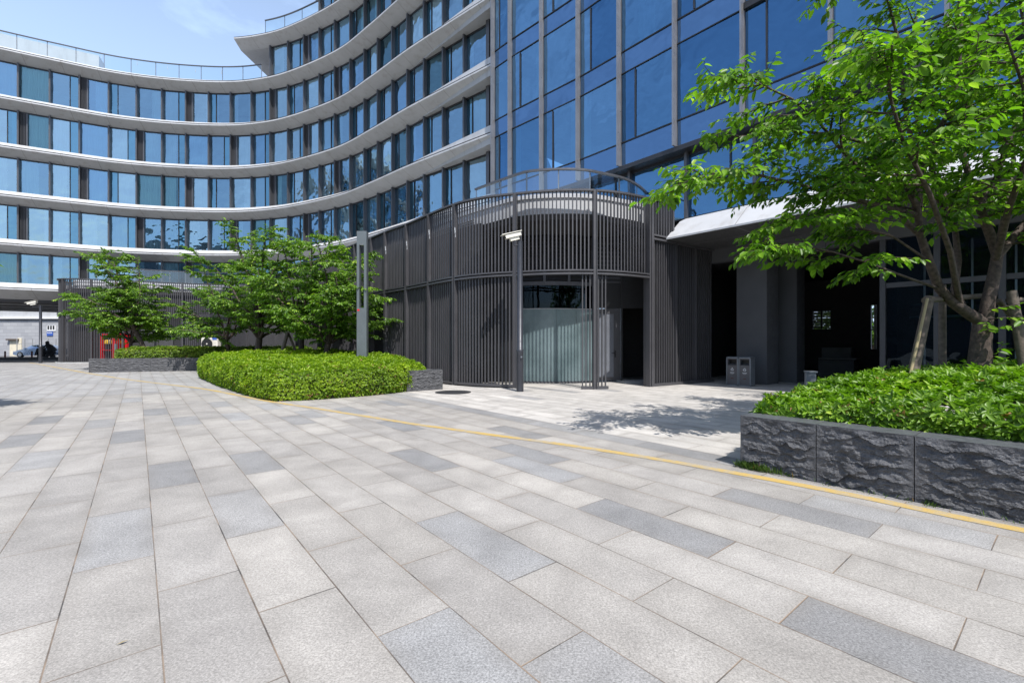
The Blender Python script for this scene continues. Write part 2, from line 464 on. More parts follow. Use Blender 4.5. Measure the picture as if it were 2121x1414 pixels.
def sweep(mb, cv, sl, prof, m, closed=False, smooth=False, caps=False):
    """prof(s) -> list of (inward offset, z)"""
    rings = []
    for a in sl:
        rings.append([V(cv.P(a, i), z) for (i, z) in (prof(a) if callable(prof) else prof)])
    n = len(rings[0]); vs = [p for r in rings for p in r]; fs = []
    for j in range(len(rings) - 1):
        for k in range(n if closed else n - 1):
            k2 = (k + 1) % n
            fs.append((j * n + k, j * n + k2, (j + 1) * n + k2, (j + 1) * n + k))
    mb.mesh(vs, fs, m, smooth)
    if caps:
        mb.face(rings[0], m); mb.face(list(reversed(rings[-1])), m)

LIP = Curve([(-50, 30.2), (-47, 32.2), (-43.6, 34.3), (-40.4, 36.2), (-37.4, 37.8), (-34.1, 39.4), (-30.2, 40.4), (-25.9, 40.8), (-22.5, 40.4),
             (-19.0, 39.2), (-13.9, 36.4), (-10.4, 33.5), (-7.1, 30.5), (-4.2, 28.1), (-1.05, 25.55)])
POD = Curve([(-37.0, 46), (-37.0, 42), (-36.9, 38.0), (-36.0, 36.3), (-34.6, 35.9), (-32.6, 36.5), (-30.6, 37.4), (-28.5, 38.4), (-25.5, 39.1), (-22, 38.0), (-18.5, 35.0), (-14.5, 30.7),
             (-10.7, 26.6), (-9, 24.64), (-6.84, 22.2), (-5.82, 21), (-4.55, 19.66), (-3.32, 18.2), (-2.12, 16.85), (-1.05, 16.1), (.09, 15.68),
             (1.4, 15.35), (2.69, 15.32), (3.8, 15.62), (4.9, 16.22)], .1)
TOW = Curve([(-1.0, 25.5), (.06, 24.37), (1.6, 22.85), (3.22, 21.2), (6.18, 17.72), (7.86, 15.77), (10.5, 12.68), (13.5, 9.17), (16.8, 5.31)], .1)
DF = np.array((.65, -.76)); NI = np.array((.76, .65))

# ------------------------------------------------------------------ world, light, camera
SUN = Vector((.40, -.92, 0)).normalized() * math.cos(math.radians(58)) + Vector((0, 0, math.sin(math.radians(58))))
w = bpy.data.worlds.new('World'); S.world = w; w.use_nodes = True
t = NT(w.node_tree); bg = w.node_tree.nodes['Background']
sky = t.n('ShaderNodeTexSky', sky_type='NISHITA'); sky.sun_disc = False
sky.sun_elevation = math.radians(58); sky.sun_rotation = math.radians(156.5)
sky.air_density = 1.0; sky.dust_density = 1.6; sky.ozone_density = 1.4
tc = t.n('ShaderNodeTexCoord')
mp = t.n('ShaderNodeMapping'); mp.inputs['Scale'].default_value = (1.0, 1.0, 2.2); t.l(tc.outputs['Generated'], mp.inputs[0])
cf = t.noise(mp.outputs[0], 2.3, 7, .58, .3)
cf2 = t.noise(mp.outputs[0], .9, 2)
sxyz = t.n('ShaderNodeSeparateXYZ'); t.l(tc.outputs['Generated'], sxyz.inputs[0])
north = t.rng(sxyz.outputs[1], -.35, .35, .38, 1)
haze = t.m('MULTIPLY', t.rng(sxyz.outputs[2], .25, .85, .58, .05), north)
cl = t.m('MULTIPLY', t.rng(t.m('ADD', t.m('MULTIPLY', cf, .65), t.m('MULTIPLY', cf2, .5)), .47, .72, 0, .85), north)
cl = t.m('MAXIMUM', haze, cl)
t.l(t.mix(cl, sky.outputs[0], (6.0, 8.0, 11.6, 1)), bg.inputs['Color'])
bg.inputs['Strength'].default_value = .12
sd = bpy.data.lights.new('sun', 'SUN'); sd.energy = 4.3; sd.angle = math.radians(.5); sd.color = (1, .962, .915)
so = bpy.data.objects.new('sun', sd); COL.objects.link(so); so.rotation_euler = SUN.to_track_quat('Z', 'Y').to_euler(); so.location = (0, -5, 30)
cd = bpy.data.cameras.new('camera'); co = bpy.data.objects.new('camera', cd); COL.objects.link(co)
co.location = (0, 0, H); co.rotation_euler = (math.radians(90), 0, 0)
cd.sensor_width = 36; cd.lens = F / 2121 * 36; cd.shift_y = 6 / 2121; cd.clip_end = 2000; cd.clip_start = .05
S.camera = co
S.view_settings.view_transform = 'Standard'; S.view_settings.look = 'None'; S.view_settings.gamma = 1
S.view_settings.exposure = .5
S.cycles.max_bounces = 8; S.cycles.transparent_max_bounces = 16; S.cycles.glossy_bounces = 4; S.cycles.diffuse_bounces = 3
S.cycles.use_denoising = True; S.cycles.sample_clamp_indirect = 6
S.cycles.caustics_reflective = False; S.cycles.caustics_refractive = False

# ------------------------------------------------------------------ ground
mb = MB(); mb.bbox(-600, 600, -600, 900, -1.0, -.06, GROUNDM); struct(mb.build('ground'))
mb = MB()
plaza = [(-62, 28), (-44, 37.0), (-33.5, 38.0), (-33, 48), (40, 48), (40, -25), (-62, -25)]
mb.ngon(plaza, 0, PAVER); struct(mb.build('plaza_pavement'))
mb = MB(); mb.ngon([(-90, 27), (-44, 37.2), (-36, 37.9), (-36, 75), (-90, 75)], -.012, ASPH); struct(mb.build('road'))
YL = [(60,751),(75,753.2),(110,759.5),(167,770),(245,783),(330,794),(420,805),(480,816),(525,825),(570,833),(650,845),(700,853),(770,864),(850,877),(920,886.5),(1000,898),(1075,908),(1150,918),(1250,933),(1330,945.5),(1400,957),
      (1450,966),(1500,975.5),(1600,993.5),(1700,1012.5),(1800,1032),(1900,1053),(2000,1074),(2060,1086.5),(2121,1098),(2300,1135),(2700,1215)]
yc = Curve([gp(*p) for p in YL], .25)
mb = MB()
sl = yc.samples(0, yc.L, .3)
for a, b in zip(sl[:-1], sl[1:]):
    mb.face([V(yc.P(a, .072), .004), V(yc.P(a, -.072), .004), V(yc.P(b, -.072), .004), V(yc.P(b, .072), .004)], YEL)
o = mb.build('yellow_line'); o['kind'] = 'structure'

# ------------------------------------------------------------------ hotel wing
LV = {1: 5.92, 2: 9.44, 3: 13.29, 4: 17.14, 5: 20.99, 6: 24.84, 7: 28.69, 8: 32.54}
WI = 1.0
wing = thing('hotel_building', 'curved white banded hotel wing with ribbon windows sweeping across the left background', 'building', (-20, 39, 0))
sE = LIP.L
def taper(a):
    k = max(0.0, min(1.0, (a - (sE - 8.5)) / 8.4)); return k
def slab_prof(L, first=False):
    dz = .72 if first else .5; wi = 1.3 if first else WI
    def f(a):
        k = taper(a)
        si = wi + (.10 - wi) * k; sz = L - dz + (dz - .12) * k
        ui = .75 + (.10 - .75) * k; uz = L + .55 + (.14 - .55) * k
        return dict(up=[(5, L + .55), (.75, L + .551), (ui, L + .55), (ui - .001, uz), (0.03, L + .12)],
                    gr=[(.03, L + .12), (.08, L + .11), (.08, L + .05), (0, L + .05)],
                    lip=[(0, L + .05), (0, L - .05)],
                    so=[(0, L - .05), (si, sz)],
                    we=[(si, sz), (si + .001, L - dz - .001), (wi + .01, L - dz - .002), (6, L - dz - .002)])
    return f
def make_storey(k, s0, s1, wins=True, wz=None):
    """one storey: floor slab with its fascia; its windows are sub-parts"""
    L = LV[k]; pf = slab_prof(L, k == 1)
    sl = LIP.samples(s0, s1, .3)
    mb = MB()
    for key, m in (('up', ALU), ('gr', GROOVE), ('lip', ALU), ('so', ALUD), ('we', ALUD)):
        sweep(mb, LIP, sl, lambda a: pf(a)[key], m, smooth=False)
    for a in (s0, s1):
        d = pf(a); ring = d['up'] + d['lip'] + d['so'][1:] + d['we'][1:]
        pts = [V(LIP.P(a, i), z) for (i, z) in ring]
        mb.face(pts if a == s0 else pts[::-1], ALUD)
    # soffit panel seams, 2 mm proud
    a = s0 + 1.1 + (k % 2) * .6
    while a < s1 - 1:
        p = pf(a)['so']; q = pf(a + .02)['so']
        mb.face([V(LIP.P(a, p[0][0]), p[0][1] - .003), V(LIP.P(a, p[1][0]), p[1][1] - .003), V(LIP.P(a + .025, q[1][0]), q[1][1] - .003), V(LIP.P(a + .025, q[0][0]), q[0][1] - .003)], SEAM)
        mb.face([V(LIP.P(a, -.003), L - .05), V(LIP.P(a + .02, -.003), L - .05), V(LIP.P(a + .02, -.003), L + .05), V(LIP.P(a, -.003), L + .05)], SEAM)
        a += 2.35
    return mb.build('storey', wing)

def window(parent, cv, a, b, inset, z0, z1, style, curt, gl, glv, rnd, fin=.24, ft=.11, fbm_=.06):
    mb = MB()
    pa, pb = cv.P(a, inset), cv.P(b, inset); t2 = (pb - pa); wd = np.linalg.norm(t2); t2 = t2 / wd
    n = np.array((t2[1], -t2[0]))
    def pt(u, i, z): return V(pa + t2 * u - n * i, z)
    def bx(u0, u1, i0, i1, za, zb, m): mb.box(pt(u0, i1, za), V(t2 * (u1 - u0)), V(n * (i1 - i0)), (0, 0, zb - za), m)
    hw = .055
    bx(-hw, hw, -fin, .10, z0, z1, MULL)                 # mullion fin at the start of the bay
    bx(hw, wd - hw, -.01, .08, z1 - ft, z1, FRAMED)
    bx(hw, wd - hw, -.01, .08, z0, z0 + fbm_, FRAMED)
    u0, u1 = hw, wd - hw
    segs = []
    if style == 'louvre':
        lw = .42
        bx(u0, u0 + lw, .10, .14, z0 + .06, z1 - .11, FRAMED)
        for k in range(5): bx(u0 + .03 + k * .08, u0 + .055 + k * .08, -.03, .10, z0 + .06, z1 - .11, MULL)
        bx(u0 + lw, u0 + lw + .07, -.12, .08, z0 + .06, z1 - .11, MULL)
        segs.append((u0 + lw + .07, u1, gl))
    elif style == 'vent':
        sp = u1 - .34 * (u1 - u0)
        bx(sp - .025, sp + .025, -.02, .08, z0 + .06, z1 - .11, FRAMED)
        segs += [(u0, sp - .025, gl), (sp + .025, u1, glv)]
    elif style == 'ventl':
        sp = u0 + .28 * (u1 - u0)
        bx(sp - .025, sp + .025, -.02, .08, z0 + .06, z1 - .11, FRAMED)
        segs += [(u0, sp - .025, glv), (sp + .025, u1, gl)]
    else: segs.append((u0, u1, gl))
    za, zb = z0 + fbm_, z1 - ft
    for (c, d, g) in segs:
        e = [rnd.uniform(-.011, .011) for _ in range(4)]
        mb.face([pt(c, .03 + e[0], za), pt(d, .03 + e[1], za), pt(d, .03 + e[2], zb), pt(c, .03 + e[3], zb)], g)
    for (c, d) in curt:
        ca, cb = u0 + (u1 - u0) * c, u0 + (u1 - u0) * d
        k = max(4, int((cb - ca) / .045)); ph = rnd.uniform(0, 6)
        vs = []
        for j in range(k + 1):
            u = ca + (cb - ca) * j / k; i = .19 + .05 * math.sin(u * 30 + ph) + .025 * math.sin(u * 13 + ph)
            vs += [pt(u, i, z0 + .03), pt(u, i, z1 - .06)]
        mb.mesh(vs, [(2 * j, 2 * j + 2, 2 * j + 3, 2 * j + 1) for j in range(k)], CURT, True)
    return mb.build('window', parent)

wr = random.Random(11)
BAY = 1.88
s545 = LIP.sx(545, WI); s655 = LIP.sx(655, WI); s484 = LIP.sx(484); s612 = LIP.sx(612)
sEnd = LIP.sx(1012, WI)
for k in range(1, 9):
    s0 = {7: s484, 8: s612}.get(k, LIP.sx(-330) if k < 7 else 0)
    s0 = {7: s484, 8: s612}.get(k, 2.0)
    st = make_storey(k, s0, sE)
    if k == 8: continue
    z0, z1 = LV[k] + .5, LV[k + 1] - .5
    lim = {6: s545, 7: s655}.get(k, LIP.sx(-150, WI))
    a = sEnd; j = 0
    # right end filler column next to the glass tower
    mb = MB(); p, q = LIP.P(sEnd, WI), LIP.P(sE, WI); n = LIP.N(sE)
    mb.box(V(p, z0), V(q - p), V(-n * .12), (0, 0, z1 - z0), FRAMED)
    mb.box(V(p + n * .24, z0), V((q - p) * .2), V(-n * .24), (0, 0, z1 - z0), MULL); mb.build('end_post', st)
    while a - BAY > lim - (.9 if k in (6, 7) else 0):
        b = a; a = a - BAY; j += 1
        sm = (j + 2 * k) % 4
        style = {0: 'vent', 1: 'plain', 2: 'ventl' if k % 2 else 'vent', 3: 'louvre'}[sm]
        if a > LIP.sx(700): style = ['ventl', 'plain'][(j + k) % 2]
        r = wr.random()
        if a > LIP.sx(740): cu = [] if r < .55 else [(.0, .25)] if r < .8 else [(0, 1)]
        elif r < .36: cu = [(0, 1)]
        elif r < .62: cu = [(0, wr.uniform(.35, .7))]
        elif r < .8: cu = [(wr.uniform(.45, .65), 1)]
        elif r < .93: cu = [(0, .22), (.78, 1)]
        else: cu = []
        if k <= 1 and LIP.sx(130) < a < LIP.sx(560): cu = cu or [(0, .6)]
        window(st, LIP, a, b, WI, z0, z1, style, cu, wr.choice(GLWS), GLV, wr)
    if k in (6, 7):  # left end return wall of the set-back storeys
        mb = MB(); p, n = LIP.P(a, WI), LIP.N(a); tt = np.array((-n[1], n[0]))
        mb.box(V(p, z0), V(tt * .12), V(-n * 5), (0, 0, z1 - z0), MULL); mb.build('end_wall', st)
mb = MB(); sweep(mb, LIP, LIP.samples(2, sE, .6), [(5.2, 5.2), (5.2, 24.5)], INT)
sweep(mb, LIP, LIP.samples(s545, sE, .6), [(5.2, 24.5), (5.2, 33)], INT); mb.build('interior_wall', wing)
def balustrade(cv, s0, s1, ins, z0, z1, step, parent, name='glass_balustrade', railm=MULL):
    mb = MB(); n = max(1, int((s1 - s0) / step)); st = (s1 - s0) / n
    for k in range(n):
        a, b = s0 + st * k, s0 + st * (k + 1)
        m2 = cv.samples(a + .015, b - .015, .4)
        for u, v in zip(m2[:-1], m2[1:]):
            mb.face([V(cv.P(u, ins), z0), V(cv.P(v, ins), z0), V(cv.P(v, ins), z1), V(cv.P(u, ins), z1)], GLB)
    for k in range(n + 1):
        a = s0 + st * k; nn = cv.N(a)
        mb.bar(V(cv.P(a, ins + .04), z0), V(cv.P(a, ins + .04), z1), .03, .05, FIN, V(nn))
    r = mb.build(name, parent)
    mb = MB(); sl = cv.samples(s0, s1, .4)
    sweep(mb, cv, sl, [(ins - .05, z1), (ins - .05, z1 + .07), (ins + .05, z1 + .07), (ins + .05, z1)], railm, True, False, True)
    mb.build('handrail', r)
    return r
balustrade(LIP, 3, LIP.sx(541, .7), .72, LV[6] + .5, LV[6] + 1.72, 1.75, wing)
balustrade(LIP, LIP.sx(549, .72), s655 + .6, .72, LV[7] + .5, LV[7] + 1.72, 1.75, wing)
mb = MB(); sb = LIP.sx(205, 3)
sweep(mb, LIP, LIP.samples(3, sb, .8), [(3.0, LV[6] + .5), (3.0, LV[6] + 2.62), (4.6, LV[6] + 2.62), (4.6, LV[6] + .5)], ALU, True, False, True)
mb.build('rooftop_plant_screen', wing)
mb = MB()
for k in range(11):
    a = 4 + k * 2.1; p = V(LIP.P(a, 3.4), LV[6] + 2.62); mb.tube([p, p + Vector((0, 0, .45))], [.03, .01], ALU, 5)
mb.build('lightning_rod', wing)
# deep dark ceiling of the passage under the left end
mb = MB(); sp0, sp1 = 2.0, LIP.sx(150)
sweep(mb, LIP, LIP.samples(sp0, sp1, .8), [(1.35, 5.19), (1.36, 5.0), (17, 5.0)], CONCD)
for i in (4.5, 8.5, 12.5):
    sweep(mb, LIP, LIP.samples(sp0, sp1, .8), [(i, 5.0), (i, 4.93), (i + .12, 4.93), (i + .12, 5.0)], INTC, False)
mb.build('passage_ceiling', wing)

# ------------------------------------------------------------------ glass tower
tower = thing('office_tower', 'blue glass curtain wall building with silver vertical fins on the right', 'building', (5, 21, 0))
FX = [1024, 1059, 1124, 1200, 1285, 1400, 1540, 1722, 1962]
FS = [TOW.sx(x) for x in FX]; FS[0] = .02
st = FS[-1] - FS[-2]
while FS[-1] + st < TOW.L: FS.append(FS[-1] + st)
ZB = 9.08
lv = [(10.05, 13.0), (13.9, 16.85), (17.75, 20.7), (21.6, 24.5)]
tr = random.Random(5)
for j in range(len(FS) - 1):
    a, b = FS[j], FS[j + 1]
    for k, (z0, z1) in enumerate(lv):
        if j >= 6 and k > 2: continue
        stl = ['plain', 'ventl'][(j + k + 1) % 2]
        r = tr.random(); cu = [] if r < .5 else [(.0, .22)] if r < .75 else [(.72, 1)] if r < .88 else [(.3, .62)]
        mb = None
        window(tower, TOW, a, b, 0, z0, z1, stl, cu, tr.choice(GLTS), tr.choice(GLTS), tr, .01, .035, .03)
    for (z0, z1) in [(ZB, 10.05), (13.0, 13.9), (16.85, 17.75), (20.7, 21.6), (24.5, 25.4)]:
        mb = MB(); e = [tr.uniform(-.005, .005) for _ in range(4)]
        pa, pb = TOW.P(a), TOW.P(b); tt = (pb - pa); tt = tt / np.linalg.norm(tt); n = np.array((tt[1], -tt[0]))
        c0, c1 = pa + tt * .06, pb - tt * .06
        mb.face([V(c0 - n * (.03 + e[0]), z0), V(c1 - n * (.03 + e[1]), z0), V(c1 - n * (.03 + e[2]), z1), V(c0 - n * (.03 + e[3]), z1)], GLS)
        mb.box(V(c0 - n * .30, z0), V(c1 - c0), V(n * .12), (0, 0, z1 - z0), INTD)
        mb.box(V(c0 - n * .05, z1 - .02), V(c1 - c0), V(n * .05), (0, 0, .03), FRAMED)
        mb.build('spandrel_panel', tower)
for j, a in enumerate(FS):
    p, n = TOW.P(a), TOW.N(a); tt = np.array((-n[1], n[0]))
    mb = MB(); zt = 25.4
    mb.box(V(p - tt * .03 - n * .05, ZB - .02), V(tt * .06), V(n * .30), (0, 0, zt - ZB), FIN)
    mb.box(V(p - tt * .042 - n * .06, ZB), V(tt * .084), V(n * .10), (0, 0, zt - ZB), FIN)
    mb.build('mullion_fin', tower)
mb = MB(); sl = TOW.samples(0, TOW.L, .5)
sweep(mb, TOW, sl, [(-.10, 8.86), (-.10, 9.03), (-.02, ZB - .002), (.5, ZB - .002), (.5, 8.86)], FRAMED, True, False, True); mb.build('dark_beam', tower)
mb = MB(); sl2 = TOW.samples(FS[6], TOW.L, .5)
sweep(mb, TOW, sl2, [(-.08, 12.9), (-.08, 13.12), (.1, 13.12), (.1, 12.9)], FRAMED, True, False, True); mb.build('dark_beam', tower)
# recessed window strip under the beam
for j in range(2, len(FS) - 1):
    a, b = FS[j], FS[j + 1]
    r = tr.random()
    window(tower, TOW, a + .25, b + .25, .40, 6.32, 8.87, ['plain', 'vent'][j % 2], [(.1, .3)] if r < .4 else [(.55, .7)] if r < .7 else [], GLT, GLT, tr, .16)
mb = MB()
for z in (9.15, 13.05, 16.9, 20.75, 24.6):
    sweep(mb, TOW, sl, [(.32, z), (.32, z + .8), (6, z + .8), (6, z)], INTC, True, False, True)
sweep(mb, TOW, sl, [(6.0, 5.2), (6.0, 25.4)], INTD); mb.build('interior_floors', tower)

# ------------------------------------------------------------------ canopy and passage at right
canopy = thing('entrance_canopy', 'pale metal canopy slab with dark soffit over the shaded passage', 'canopy', (8, 14, 0))
C0 = np.array((5.70, 16.55))
def cq(tt, i, z): return V(C0 + DF * tt + NI * i, z)
TM = 16.0
mb = MB()
ts = [-.15, 2.3, 4.75, 7.2, 9.65, 12.1, 14.5, TM]
prof = [(1.9, 6.32), (1.37, 6.30), (.95, 6.12), (0, 5.36), (0, 5.30), (.03, 5.30)]
for a, b in zip(ts[:-1], ts[1:]):
    for k in range(len(prof) - 1):
        (i0, z0), (i1, z1) = prof[k], prof[k + 1]
        mb.face([cq(a, i0, z0), cq(a, i1, z1), cq(b, i1, z1), cq(b, i0, z0)], ALU)
    for k in range(1, 3):
        (i0, z0), (i1, z1) = prof[k], prof[k + 1]
        e = .004
        mb.face([cq(b - .012, i0 - e, z0 + e), cq(b - .012, i1 - e, z1 + e), cq(b + .012, i1 - e, z1 + e), cq(b + .012, i0 - e, z0 + e)], SEAM)
mb.face([cq(-.15, i, z) for i, z in [(3.0, 6.32)] + prof[1:5] + [(3.0, 5.30)]], ALU)
mb.build('fascia', canopy)
mb = MB()
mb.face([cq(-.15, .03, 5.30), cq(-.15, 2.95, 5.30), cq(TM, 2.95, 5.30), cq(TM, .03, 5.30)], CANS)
for b in ts[1:-1]: mb.face([cq(b - .012, .03, 5.297), cq(b + .012, .03, 5.297), cq(b + .012, 2.95, 5.297), cq(b - .012, 2.95, 5.297)], INTC)
mb.face([cq(-.1, 1.45, 5.297), cq(TM, 1.45, 5.297), cq(TM, 1.47, 5.297), cq(-.1, 1.47, 5.297)], INTC)
mb.build('soffit', canopy)
mb = MB(); mb.box(cq(-.6, 2.95, 4.75), V(DF * (TM + .6)), V(NI * .35), (0, 0, 1.6), COLM)
for tt in (1.9, 4.0): mb.box(cq(tt, 2.945, 4.76), V(DF * .02), V(NI * .01), (0, 0, .53), BLACK)
mb.build('lintel', canopy)
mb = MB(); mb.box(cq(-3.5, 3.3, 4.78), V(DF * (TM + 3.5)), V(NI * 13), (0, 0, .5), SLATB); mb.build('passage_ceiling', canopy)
for (tt, i) in ((3.6, 5.2), (.9, 6.5)):
    p = cq(tt, i, 4.62)
    mb = MB(); mb.tube([p + Vector((0, 0, .15)), p + Vector((0, 0, .06)), p + Vector((0, 0, .05)), p], [.10, .10, .27, .27], ALU, 20, False); o = mb.build('ceiling_lamp')
    tag(o, 'white round ceiling lamp under the passage soffit, ' + ('the nearer one right of the column' if tt > 2 else 'the farther one left of the column'), 'ceiling lamp', 'round lamps on the passage ceiling')
def ray_i(px, i):
    k = (px - CX) / F; base = C0 + NI * i
    tt = (k * base[1] - base[0]) / (DF[0] - k * DF[1]); return tt
# column
mb = MB(); pc = np.array((9.44, 17.0)); mb.box(V(pc, 0), V(D1 * 1.1), V(D2 * 1.05), (0, 0, 4.76), COLM)
tag(mb.build('column', loc=V(pc)), 'charcoal square column beside the two recycling bins', 'column')
# dark walls inside the passage
pas = thing('passage_walls', 'dark rear wall of the passage with a louvred vent and a narrow bright opening', 'wall', (14, 24, 0))
mb = MB(); IB = 12.5
tA, tB = ray_i(1804, IB), ray_i(1816, IB); tC, tD = ray_i(1683, IB), ray_i(1720, IB)
def zat(y, px, i): D = (C0 + DF * ray_i(px, i) + NI * i)[1]; return H + (HY - y) / F * D
zo0, zo1 = zat(723, 1810, IB), zat(631, 1810, IB); zl0, zl1 = zat(681, 1700, IB), zat(643, 1700, IB)
def wl(a, b, z0, z1): mb.box(cq(a, IB, z0), V(DF * (b - a)), V(NI * .2), (0, 0, z1 - z0), SLATB)
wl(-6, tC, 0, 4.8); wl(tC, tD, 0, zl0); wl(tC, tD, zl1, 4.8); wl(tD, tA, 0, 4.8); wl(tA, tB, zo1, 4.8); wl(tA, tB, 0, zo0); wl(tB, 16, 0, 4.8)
mb.build('rear_wall', pas)
mb = MB()
for k in range(12):
    z = zl0 + (zl1 - zl0) * (k + .2) / 12
    mb.box(cq(tC, IB + .02, z), V(DF * (tD - tC)), V(NI * .05), (0, 0, (zl1 - zl0) / 12 * .84), INT)
mb.box(cq((tC + tD) / 2 - .03, IB + .0, zl0), V(DF * .06), V(NI * .1), (0, 0, zl1 - zl0), SLATB)
mb.build('louvre_vent', pas)
mb = MB(); mb.box(cq(tB - .12, IB + .05, zo0), V(DF * .10), V(NI * .1), (0, 0, zo1 - zo0), ALU); mb.box(cq(tA, IB + .05, zo0 + (zo1 - zo0) * .42), V(DF * (tB - tA)), V(NI * .08), (0, 0, .07), ALU); mb.build('opening_frame', pas)
mb = MB(); t5 = ray_i(1650, 4.9); mb.box(cq(t5 - .9, 4.9, 0), V(NI * .9), V(DF * .9), (0, 0, 4.78), COLM)
mb.box(cq(-1.4, 3.3, 0), V(NI * 9.2), V(DF * .12), (0, 0, 4.78), SLATB); mb.build('side_wall', pas)
mb = MB(); tg = ray_i(1832, 3.1)
mb.box(cq(tg + .15, 3.3, 0), V(NI * 9), V(DF * .12), (0, 0, 4.78), SLATB); mb.build('side_wall', pas)
# far crates in the gloom
mb = MB(); p0 = C0 + DF * ray_i(1695, 10.5) + NI * 10.5; mb.box(V(p0, 0), V(DF * 1.4), V(NI * .7), (0, 0, .75), INT); mb.box(V(p0, .79), V(DF * 1.5), V(NI * .75), (0, 0, .06), INTC); mb.box(V(p0 + NI * .5, .85), V(DF * 1.2), V(NI * .5), (0, 0, .5), INT)
tag(mb.build('stacked_desk', loc=V(p0)), 'dim grey desk standing deep inside the dark passage', 'desk')
# lobby glass wall under the canopy behind the tree
lob = thing('lobby_glass_wall', 'shaded dark glass wall with grey frames behind the big tree', 'glass wall', tuple(cq(tg, 3.0, 0)))
GX = [1829, 1941, 2076, 2180, 2330]
gt = [ray_i(x, 3.05) for x in GX]
for a, b in zip(gt[:-1], gt[1:]):
    mb = MB()
    mb.face([cq(a, 3.10, .05), cq(b, 3.10, .05), cq(b, 3.10, 3.25), cq(a, 3.10, 3.25)], GLD)
    mb.face([cq(a, 3.11, 3.40), cq(b, 3.10, 3.40), cq(b, 3.10, 4.75), cq(a, 3.11, 4.75)], GLD)
    mb.box(cq(a + .05, 3.02, 3.25), V(DF * (b - a - .1)), V(NI * .14), (0, 0, .15), LOBF)
    mb.box(cq(a + .05, 3.02, 0), V(DF * (b - a - .1)), V(NI * .14), (0, 0, .06), LOBF)
    mb.build('glass_pane', lob)
for a in gt:
    mb = MB(); mb.box(cq(a - .07, 2.97, 0), V(DF * .14), V(NI * .22), (0, 0, 4.75), LOBF); mb.build('mullion', lob)
mb = MB()
for k, (tt, i) in enumerate(((gt[0] + .8, 4.2), (gt[1] + .6, 4.4), (gt[1] + 1.5, 4.0), (gt[2] + .4, 4.3))):
    mb.bar(cq(tt, i, 0), cq(tt, i, 4.7), .07, .07, FIN)
mb.box(cq(gt[0] + .4, 4.6, 2.35), V(DF * 1.4), V(NI * .05), (0, 0, .07), FIN); mb.box(cq(gt[0] + .4, 4.6, 2.75), V(DF * 1.4), V(NI * .05), (0, 0, .07), FIN)
mb.box(cq(gt[0] + .3, 7.5, 0), V(DF * 9), V(NI * .1), (0, 0, 4.75), INTD)
mb.build('interior_partition', lob)

# ------------------------------------------------------------------ slatted podium
pod = thing('slatted_pavilion', 'curved charcoal slat screened pavilion wrapping the foot of the hotel', 'pavilion', (1.5, 17, 0))
ZT, ZM = 6.68, 3.90
PX = [768, 797, 840.7, 887, 940, 1066, 1233]
PS = [POD.sx(x, 0, 20) for x in PX] + [POD.L]
a = PS[0]; left = []
while a - 2.0 > 4.5: a -= 2.0; left.append(a)
PSL = list(reversed(left)) + PS
dS = (POD.sx(287, 0, 8), POD.sx(358, 0, 8))
iN = len(left)
def slats(mb, cv, a, b, z0, z1, pitch, depth=.05, wid=.042, off=.07):
    n = max(2, int(round((b - a) / pitch)))
    for k in range(1, n):
        u = a + (b - a) * k / n; p, nn = cv.P(u), cv.N(u); tt = np.array((-nn[1], nn[0]))
        mb.box(V(p - tt * wid / 2 - nn * (depth + off), z0), V(tt * wid), V(nn * depth), (0, 0, z1 - z0), SLAT)
def rail(mb, cv, a, b, z0, z1, i0=-.03, i1=.12):
    sweep(mb, cv, cv.samples(a, b, .25), [(i0, z0), (i0, z1), (i1, z1), (i1, z0)], SLAT, True, False, True)
def post(parent, p, nn, z0, z1, wid=.13, depth=.18, mark=None):
    tt = np.array((-nn[1], nn[0])); mb = MB()
    mb.box(V(p - tt * wid / 2 - nn * (depth - .03), z0), V(tt * .025), V(nn * depth), (0, 0, z1 - z0), SLAT)
    mb.box(V(p + tt * (wid / 2 - .025) - nn * (depth - .03), z0), V(tt * .025), V(nn * depth), (0, 0, z1 - z0), SLAT)
    mb.box(V(p - tt * (wid / 2 - .025) - nn * (depth - .03), z0), V(tt * (wid - .05)), V(nn * (depth - .04)), (0, 0, z1 - z0), SLAT)
    if mark:
        zz = 5.75 + mark; q = p + nn * .034
        for (du, dz, w_, h_) in ((0, 0, .045, .20), (.02, -.16, .03, .16), (-.015, .09, .035, .10)):
            c = q + tt * (wid / 2 - .028 + du * 0) + nn * .0
            mb.face([V(c + tt * .029 - nn * (.02 + w_ + du), zz + dz), V(c + tt * .029 - nn * (.02 + du), zz + dz - .02), V(c + tt * .029 - nn * (.03 + du), zz + dz + h_), V(c + tt * .029 - nn * (.015 + w_ * .8 + du), zz + dz + h_ * .8)], SMEAR)
    return mb.build('post', parent)
for k in range(len(PSL) - 1):
    a, b = PSL[k] + .07, PSL[k + 1] - .07
    mid = (a + b) / 2; pm = POD.P(mid)
    far = pm[1] > 30
    pit = .135 if k >= iN else .14
    zk = .14
    mb = MB()
    slats(mb, POD, a, b, ZM + .10, ZT - .06, pit); rail(mb, POD, a, b, ZT - .06, ZT); rail(mb, POD, a, b, ZM + .05, ZM + .10)
    mb.build('slat_panel', pod)
    lower = True
    if k == iN + 0: lower = False                       # dark doorway by the lamp post
    if dS[0] - .6 < mid < dS[1] + .3: lower = False     # double door at the far left
    if k >= len(PSL) - 3: lower = False                 # open shopfront at the rounded corner
    if k in (iN - 4, iN - 6): lower = False
    if lower:
        mb = MB(); slats(mb, POD, a, b, .12, ZM - .06, pit); rail(mb, POD, a, b, ZM - .06, ZM); rail(mb, POD, a, b, .05, .12)
        rail(mb, POD, a, b, 0, .05, .05, .25); mb.build('slat_panel', pod)
    else:
        mb = MB(); rail(mb, POD, a, b, ZM - .06, ZM); mb.build('head_rail', pod)
